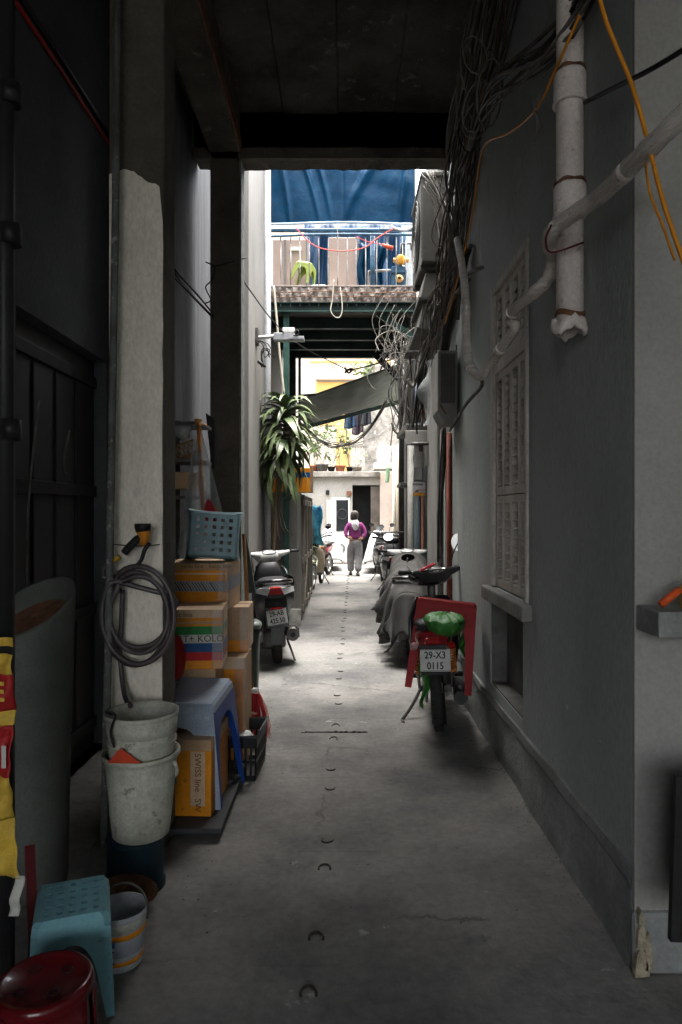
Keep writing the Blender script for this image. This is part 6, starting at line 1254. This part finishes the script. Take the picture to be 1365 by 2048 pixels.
m = MB(); m.tube(cr([W(516,722,8.0),W(524,728,8.0),W(532,734,8.0)],4), [.012,.02,.022,.022,.024,.022,.018,.015,.01], 8); tag(m.build('cable_connector', MT['black']), 'black cable connector dangling below the street lamp', 'connector')
# ------------------------------------------------------------------ dracaena in front of the lean-to
pt = thing('dracaena', 'tall dracaena with drooping strap leaves in front of the lean-to', 'plant', (-.93,8.72,0))
m = MB(); m.lathe([(0,0),(.10,0),(.13,.26),(.145,.26),(.145,.30),(.12,.30),(.115,.26),(0,.25)], 20); m.build('pot', MT['terracotta'], pt)
cane = cr([(0,0,.25),(.03,-.02,1.0),(.06,-.05,1.7),(.14,-.06,2.3),(.19,-.06,2.85)], 10)
m = MB(); m.tube(cane, [.022-.008*i/len(cane) for i in range(len(cane))], 8); m.build('cane', mat('cane_bark',(.20,.13,.08),.8,(.13,.085,.055),20,bump=.5), pt)
for off in ((.03,.02,1.25,.06),(.05,0,1.15,.02),(.02,0,1.2,.12)):
    m = MB(); m.tube([Vector((.06,-.05,1.72)), Vector((.06+off[3],-.06,off[2]+.1)), Vector((.08+off[3]*1.6,-.05,off[2]))], .007, 5); m.build('dead_stem', MT['wood'], pt)
LV = [leaf_mesh(L_, w_, d_, 'leaf', MT['leaf'], 8, .22, tw) for L_, w_, d_, tw in ((.46,.028,1.9,.5),(.52,.031,1.6,-.4),(.44,.029,1.2,.3),(.56,.033,2.2,.6),(.48,.034,1.8,-.7))]
nl = 165
for k in range(nl):
    t = k/nl; i = min(len(cane)-1, max(0, int(len(cane)*(.64+.36*t)))); p = cane[i]
    az = k*2.39996+random.uniform(-.3,.3); el = (-.35+1.45*t**1.2)+random.uniform(-.22,.22)
    o = link('leaf', LV[0 if t > .9 else random.randint(0,4)], pt, loc=p)
    o.rotation_euler = (Matrix.Rotation(az,3,'Z') @ Matrix.Rotation(-el,3,'Y') @ Matrix.Rotation(random.uniform(-.4,.4),3,'X')).to_euler()
    s = random.uniform(1.0,1.4)*(1-.15*t); o.scale = (s,s*random.uniform(.9,1.25),s)
# carton on the lean-to roof behind the plant
ct = carton('orange and blue carton lying on the roof of the lean-to behind the dracaena', (-1.02,9.20,1.772), (-.45,9.55,2.10), R(-4), MT['orangeprint'], MT['card'], bands=((.62,.82,MT['blueprint']),), sidebands=(), tape=False)
# ------------------------------------------------------------------ walking person, seen from behind
pe = thing('person', 'person in a magenta hooded jacket and grey trousers walking away', 'person', (.245,16.3,0), R(3))
SK = plain('skin', (.36,.22,.16), .6)
def skinned(name, V, E, rad, mtl, parent, sub=2, root=0):
    me = bpy.data.meshes.new(name); me.from_pydata([tuple(v) for v in V], E, []); me.materials.append(mtl)
    o = bpy.data.objects.new(name, me); col.objects.link(o); o.parent = parent
    s = o.modifiers.new('skin','SKIN'); s.use_smooth_shade = True
    for i, r_ in enumerate(rad):
        d = me.skin_vertices[0].data[i]; d.radius = r_ if isinstance(r_, tuple) else (r_, r_); d.use_root = i == root
    x = o.modifiers.new('sub','SUBSURF'); x.levels = sub; x.render_levels = sub
    return o
# joints (x right, y forward/away, z up), height about 1.5 m
V = [(0,0,.84),(0,.02,1.0),(0,.03,1.14),(0,.02,1.24),(0,.0,1.29),(0,.02,1.40),(0,.03,1.47),
     (-.15,.02,1.21),(-.225,-.02,1.03),(-.17,-.09,.90),(-.13,-.10,.88),
     (.15,.02,1.20),(.225,-.03,1.01),(.165,-.09,.88),(.125,-.10,.86),
     (-.085,0,.80),(-.10,.10,.45),(-.095,.10,.10),(-.095,.18,.045),
     (.085,0,.80),(.085,-.03,.44),(.06,-.15,.12),(.06,-.07,.045)]
E = [(0,1),(1,2),(2,3),(3,4),(4,5),(5,6),(3,7),(7,8),(8,9),(9,10),(3,11),(11,12),(12,13),(13,14),(0,15),(15,16),(16,17),(17,18),(0,19),(19,20),(20,21),(21,22)]
rad = [(.13,.10),(.12,.09),(.135,.09),(.09,.07),.05,(.075,.085),(.06,.07),.055,.042,.034,.026,.055,.042,.034,.026,.075,.055,.036,.03,.075,.055,.036,.03]
skinned('body', V, E, rad, SK, pe)
MAG = mat('magenta_jacket', (.17,.03,.125), .85, (.11,.02,.08), 9, bump=.3, bscale=25)
jv = [(0,0,.84),(0,.01,.93),(0,.02,1.06),(0,.02,1.17),(0,.01,1.25),(-.14,.02,1.205),(-.20,-.0,1.12),(-.23,-.035,1.01),(-.185,-.09,.905),(.14,.02,1.205),(.20,.0,1.12),(.24,-.035,1.0),(.18,-.09,.885)]
skinned('jacket', jv, [(0,1),(1,2),(2,3),(3,4),(3,5),(5,6),(6,7),(7,8),(3,9),(9,10),(10,11),(11,12)], [(.165,.12),(.17,.125),(.165,.12),(.15,.105),(.085,.075),.072,.066,.056,.044,.072,.066,.056,.044], MAG, pe)
GT = mat('grey_trousers', (.22,.22,.225), .85, (.16,.16,.165), 7, bump=.3, bscale=20)
skinned('trousers', [(0,0,.86),(0,0,.78),(-.09,.02,.70),(-.10,.10,.45),(-.095,.10,.07),(.085,-.01,.70),(.085,-.03,.44),(.06,-.14,.09)], [(0,1),(1,2),(2,3),(3,4),(1,5),(5,6),(6,7)], [(.165,.12),(.16,.12),(.105,.11),(.095,.10),(.082,.09),(.105,.11),(.095,.10),(.082,.09)], GT, pe)
HG = mat('hood_grey', (.42,.41,.42), .85, (.33,.32,.33), 9)
m = MB(); m.loft([ring(0,y,z,a_,b_,2.2,16) for y,z,a_,b_ in ((-.02,1.29,.075,.05),(-.07,1.25,.095,.075),(-.105,1.19,.085,.085),(-.12,1.13,.055,.06),(-.122,1.10,.02,.03))]); m.build('hood', HG, pe)
m = MB(); m.lathe([(0,.13),(.05,.122),(.085,.085),(.098,.03),(.098,-.03),(.088,-.085),(.07,-.11),(.03,-.10)], 20, (-.012,.02,1.42), M=Matrix.Rotation(R(8),4,'Y') @ Matrix.Diagonal((1,1.08,1,1)), fn=lambda q,a: q*(1+.02*math.sin(a*9))); m.build('hair', mat('hair',(.035,.026,.022),.6,(.02,.016,.014),14,stretch=(1,1,.2),bump=.4), pe)
for x, y, z in ((-.095,.14,.0),(.06,-.12,.0)):
    m = MB(); m.loft([ring(x,y+.02,zz,.045,.115,2.6,16,'z') for zz in (z+.002,z+.03)]); m.build('sandal', MT['rubber'], pe)
    m = MB(); m.tube([(x-.045,y+.05,z+.03),(x,y+.06,z+.075),(x+.045,y+.05,z+.03)], .012, 6); m.build('sandal_strap', MT['black'], pe)
m = MB(); m.tube(cr([(-.10,.08,1.26),(.0,-.10,1.22),(.10,-.135,1.08),(.17,-.09,.92)],5), .008, 6); m.build('bag_strap', MT['greyplastic'], pe)
for s in (-1,1):                                       # hands resting on the hips, five fingers each
    hx, hz_ = (-.15,.895) if s < 0 else (.145,.875)
    skinned('hand', [(hx-s*-.015,-.10,hz_),(hx-s*.03,-.118,hz_-.012)]+[(hx-s*(.05+.004*k),-.125,hz_+.018-.014*k) for k in range(4)]+[(hx-s*(.085-.006*abs(k-1)),-.118,hz_+.012-.016*k) for k in range(4)]+[(hx-s*.02,-.13,hz_+.025),(hx-s*.045,-.128,hz_+.045)],
            [(0,1)]+[(1,2+k) for k in range(4)]+[(2+k,6+k) for k in range(4)]+[(1,10),(10,11)], [.022,.024]+[.0085]*4+[.0075]*4+[.009,.0085], SK, pe, 1)
# ------------------------------------------------------------------ grit gathered along the wall foot, pipe brackets
random.seed(5); m = MB()
for k in range(420):
    s = random.random(); y_ = random.uniform(2.4,6.2)
    x_ = (XR-.02-.10*random.random()**2.5) if s < .55 else (random.uniform(-.55,.8) if s < .75 else -.56-.12*random.random())
    if s >= .75: y_ = random.uniform(2.6,5.6)
    r_ = random.uniform(.0015,.0055)
    m.add([(x_-r_,y_,0),(x_+r_*.5,y_-r_,0),(x_+r_*.6,y_+r_,0),(x_,y_,r_)], [(0,1,3),(1,2,3),(2,0,3)])
o = m.build('grit', mat('grit',(.10,.095,.085),.95,(.05,.047,.042),30), ground); o['kind'] = 'stuff'
for z_ in (2.75,4.2):
    m = MB(); m.lathe([(.0535,z_),(.0575,z_+.001),(.0575,z_+.019),(.0535,z_+.02)], 24, (px,py,0)); m.box((px+.04,py-.006,z_+.002),(XR+.002,py+.006,z_+.018)); m.build('pipe_bracket', MT['darksteel'], pp_, world=True)
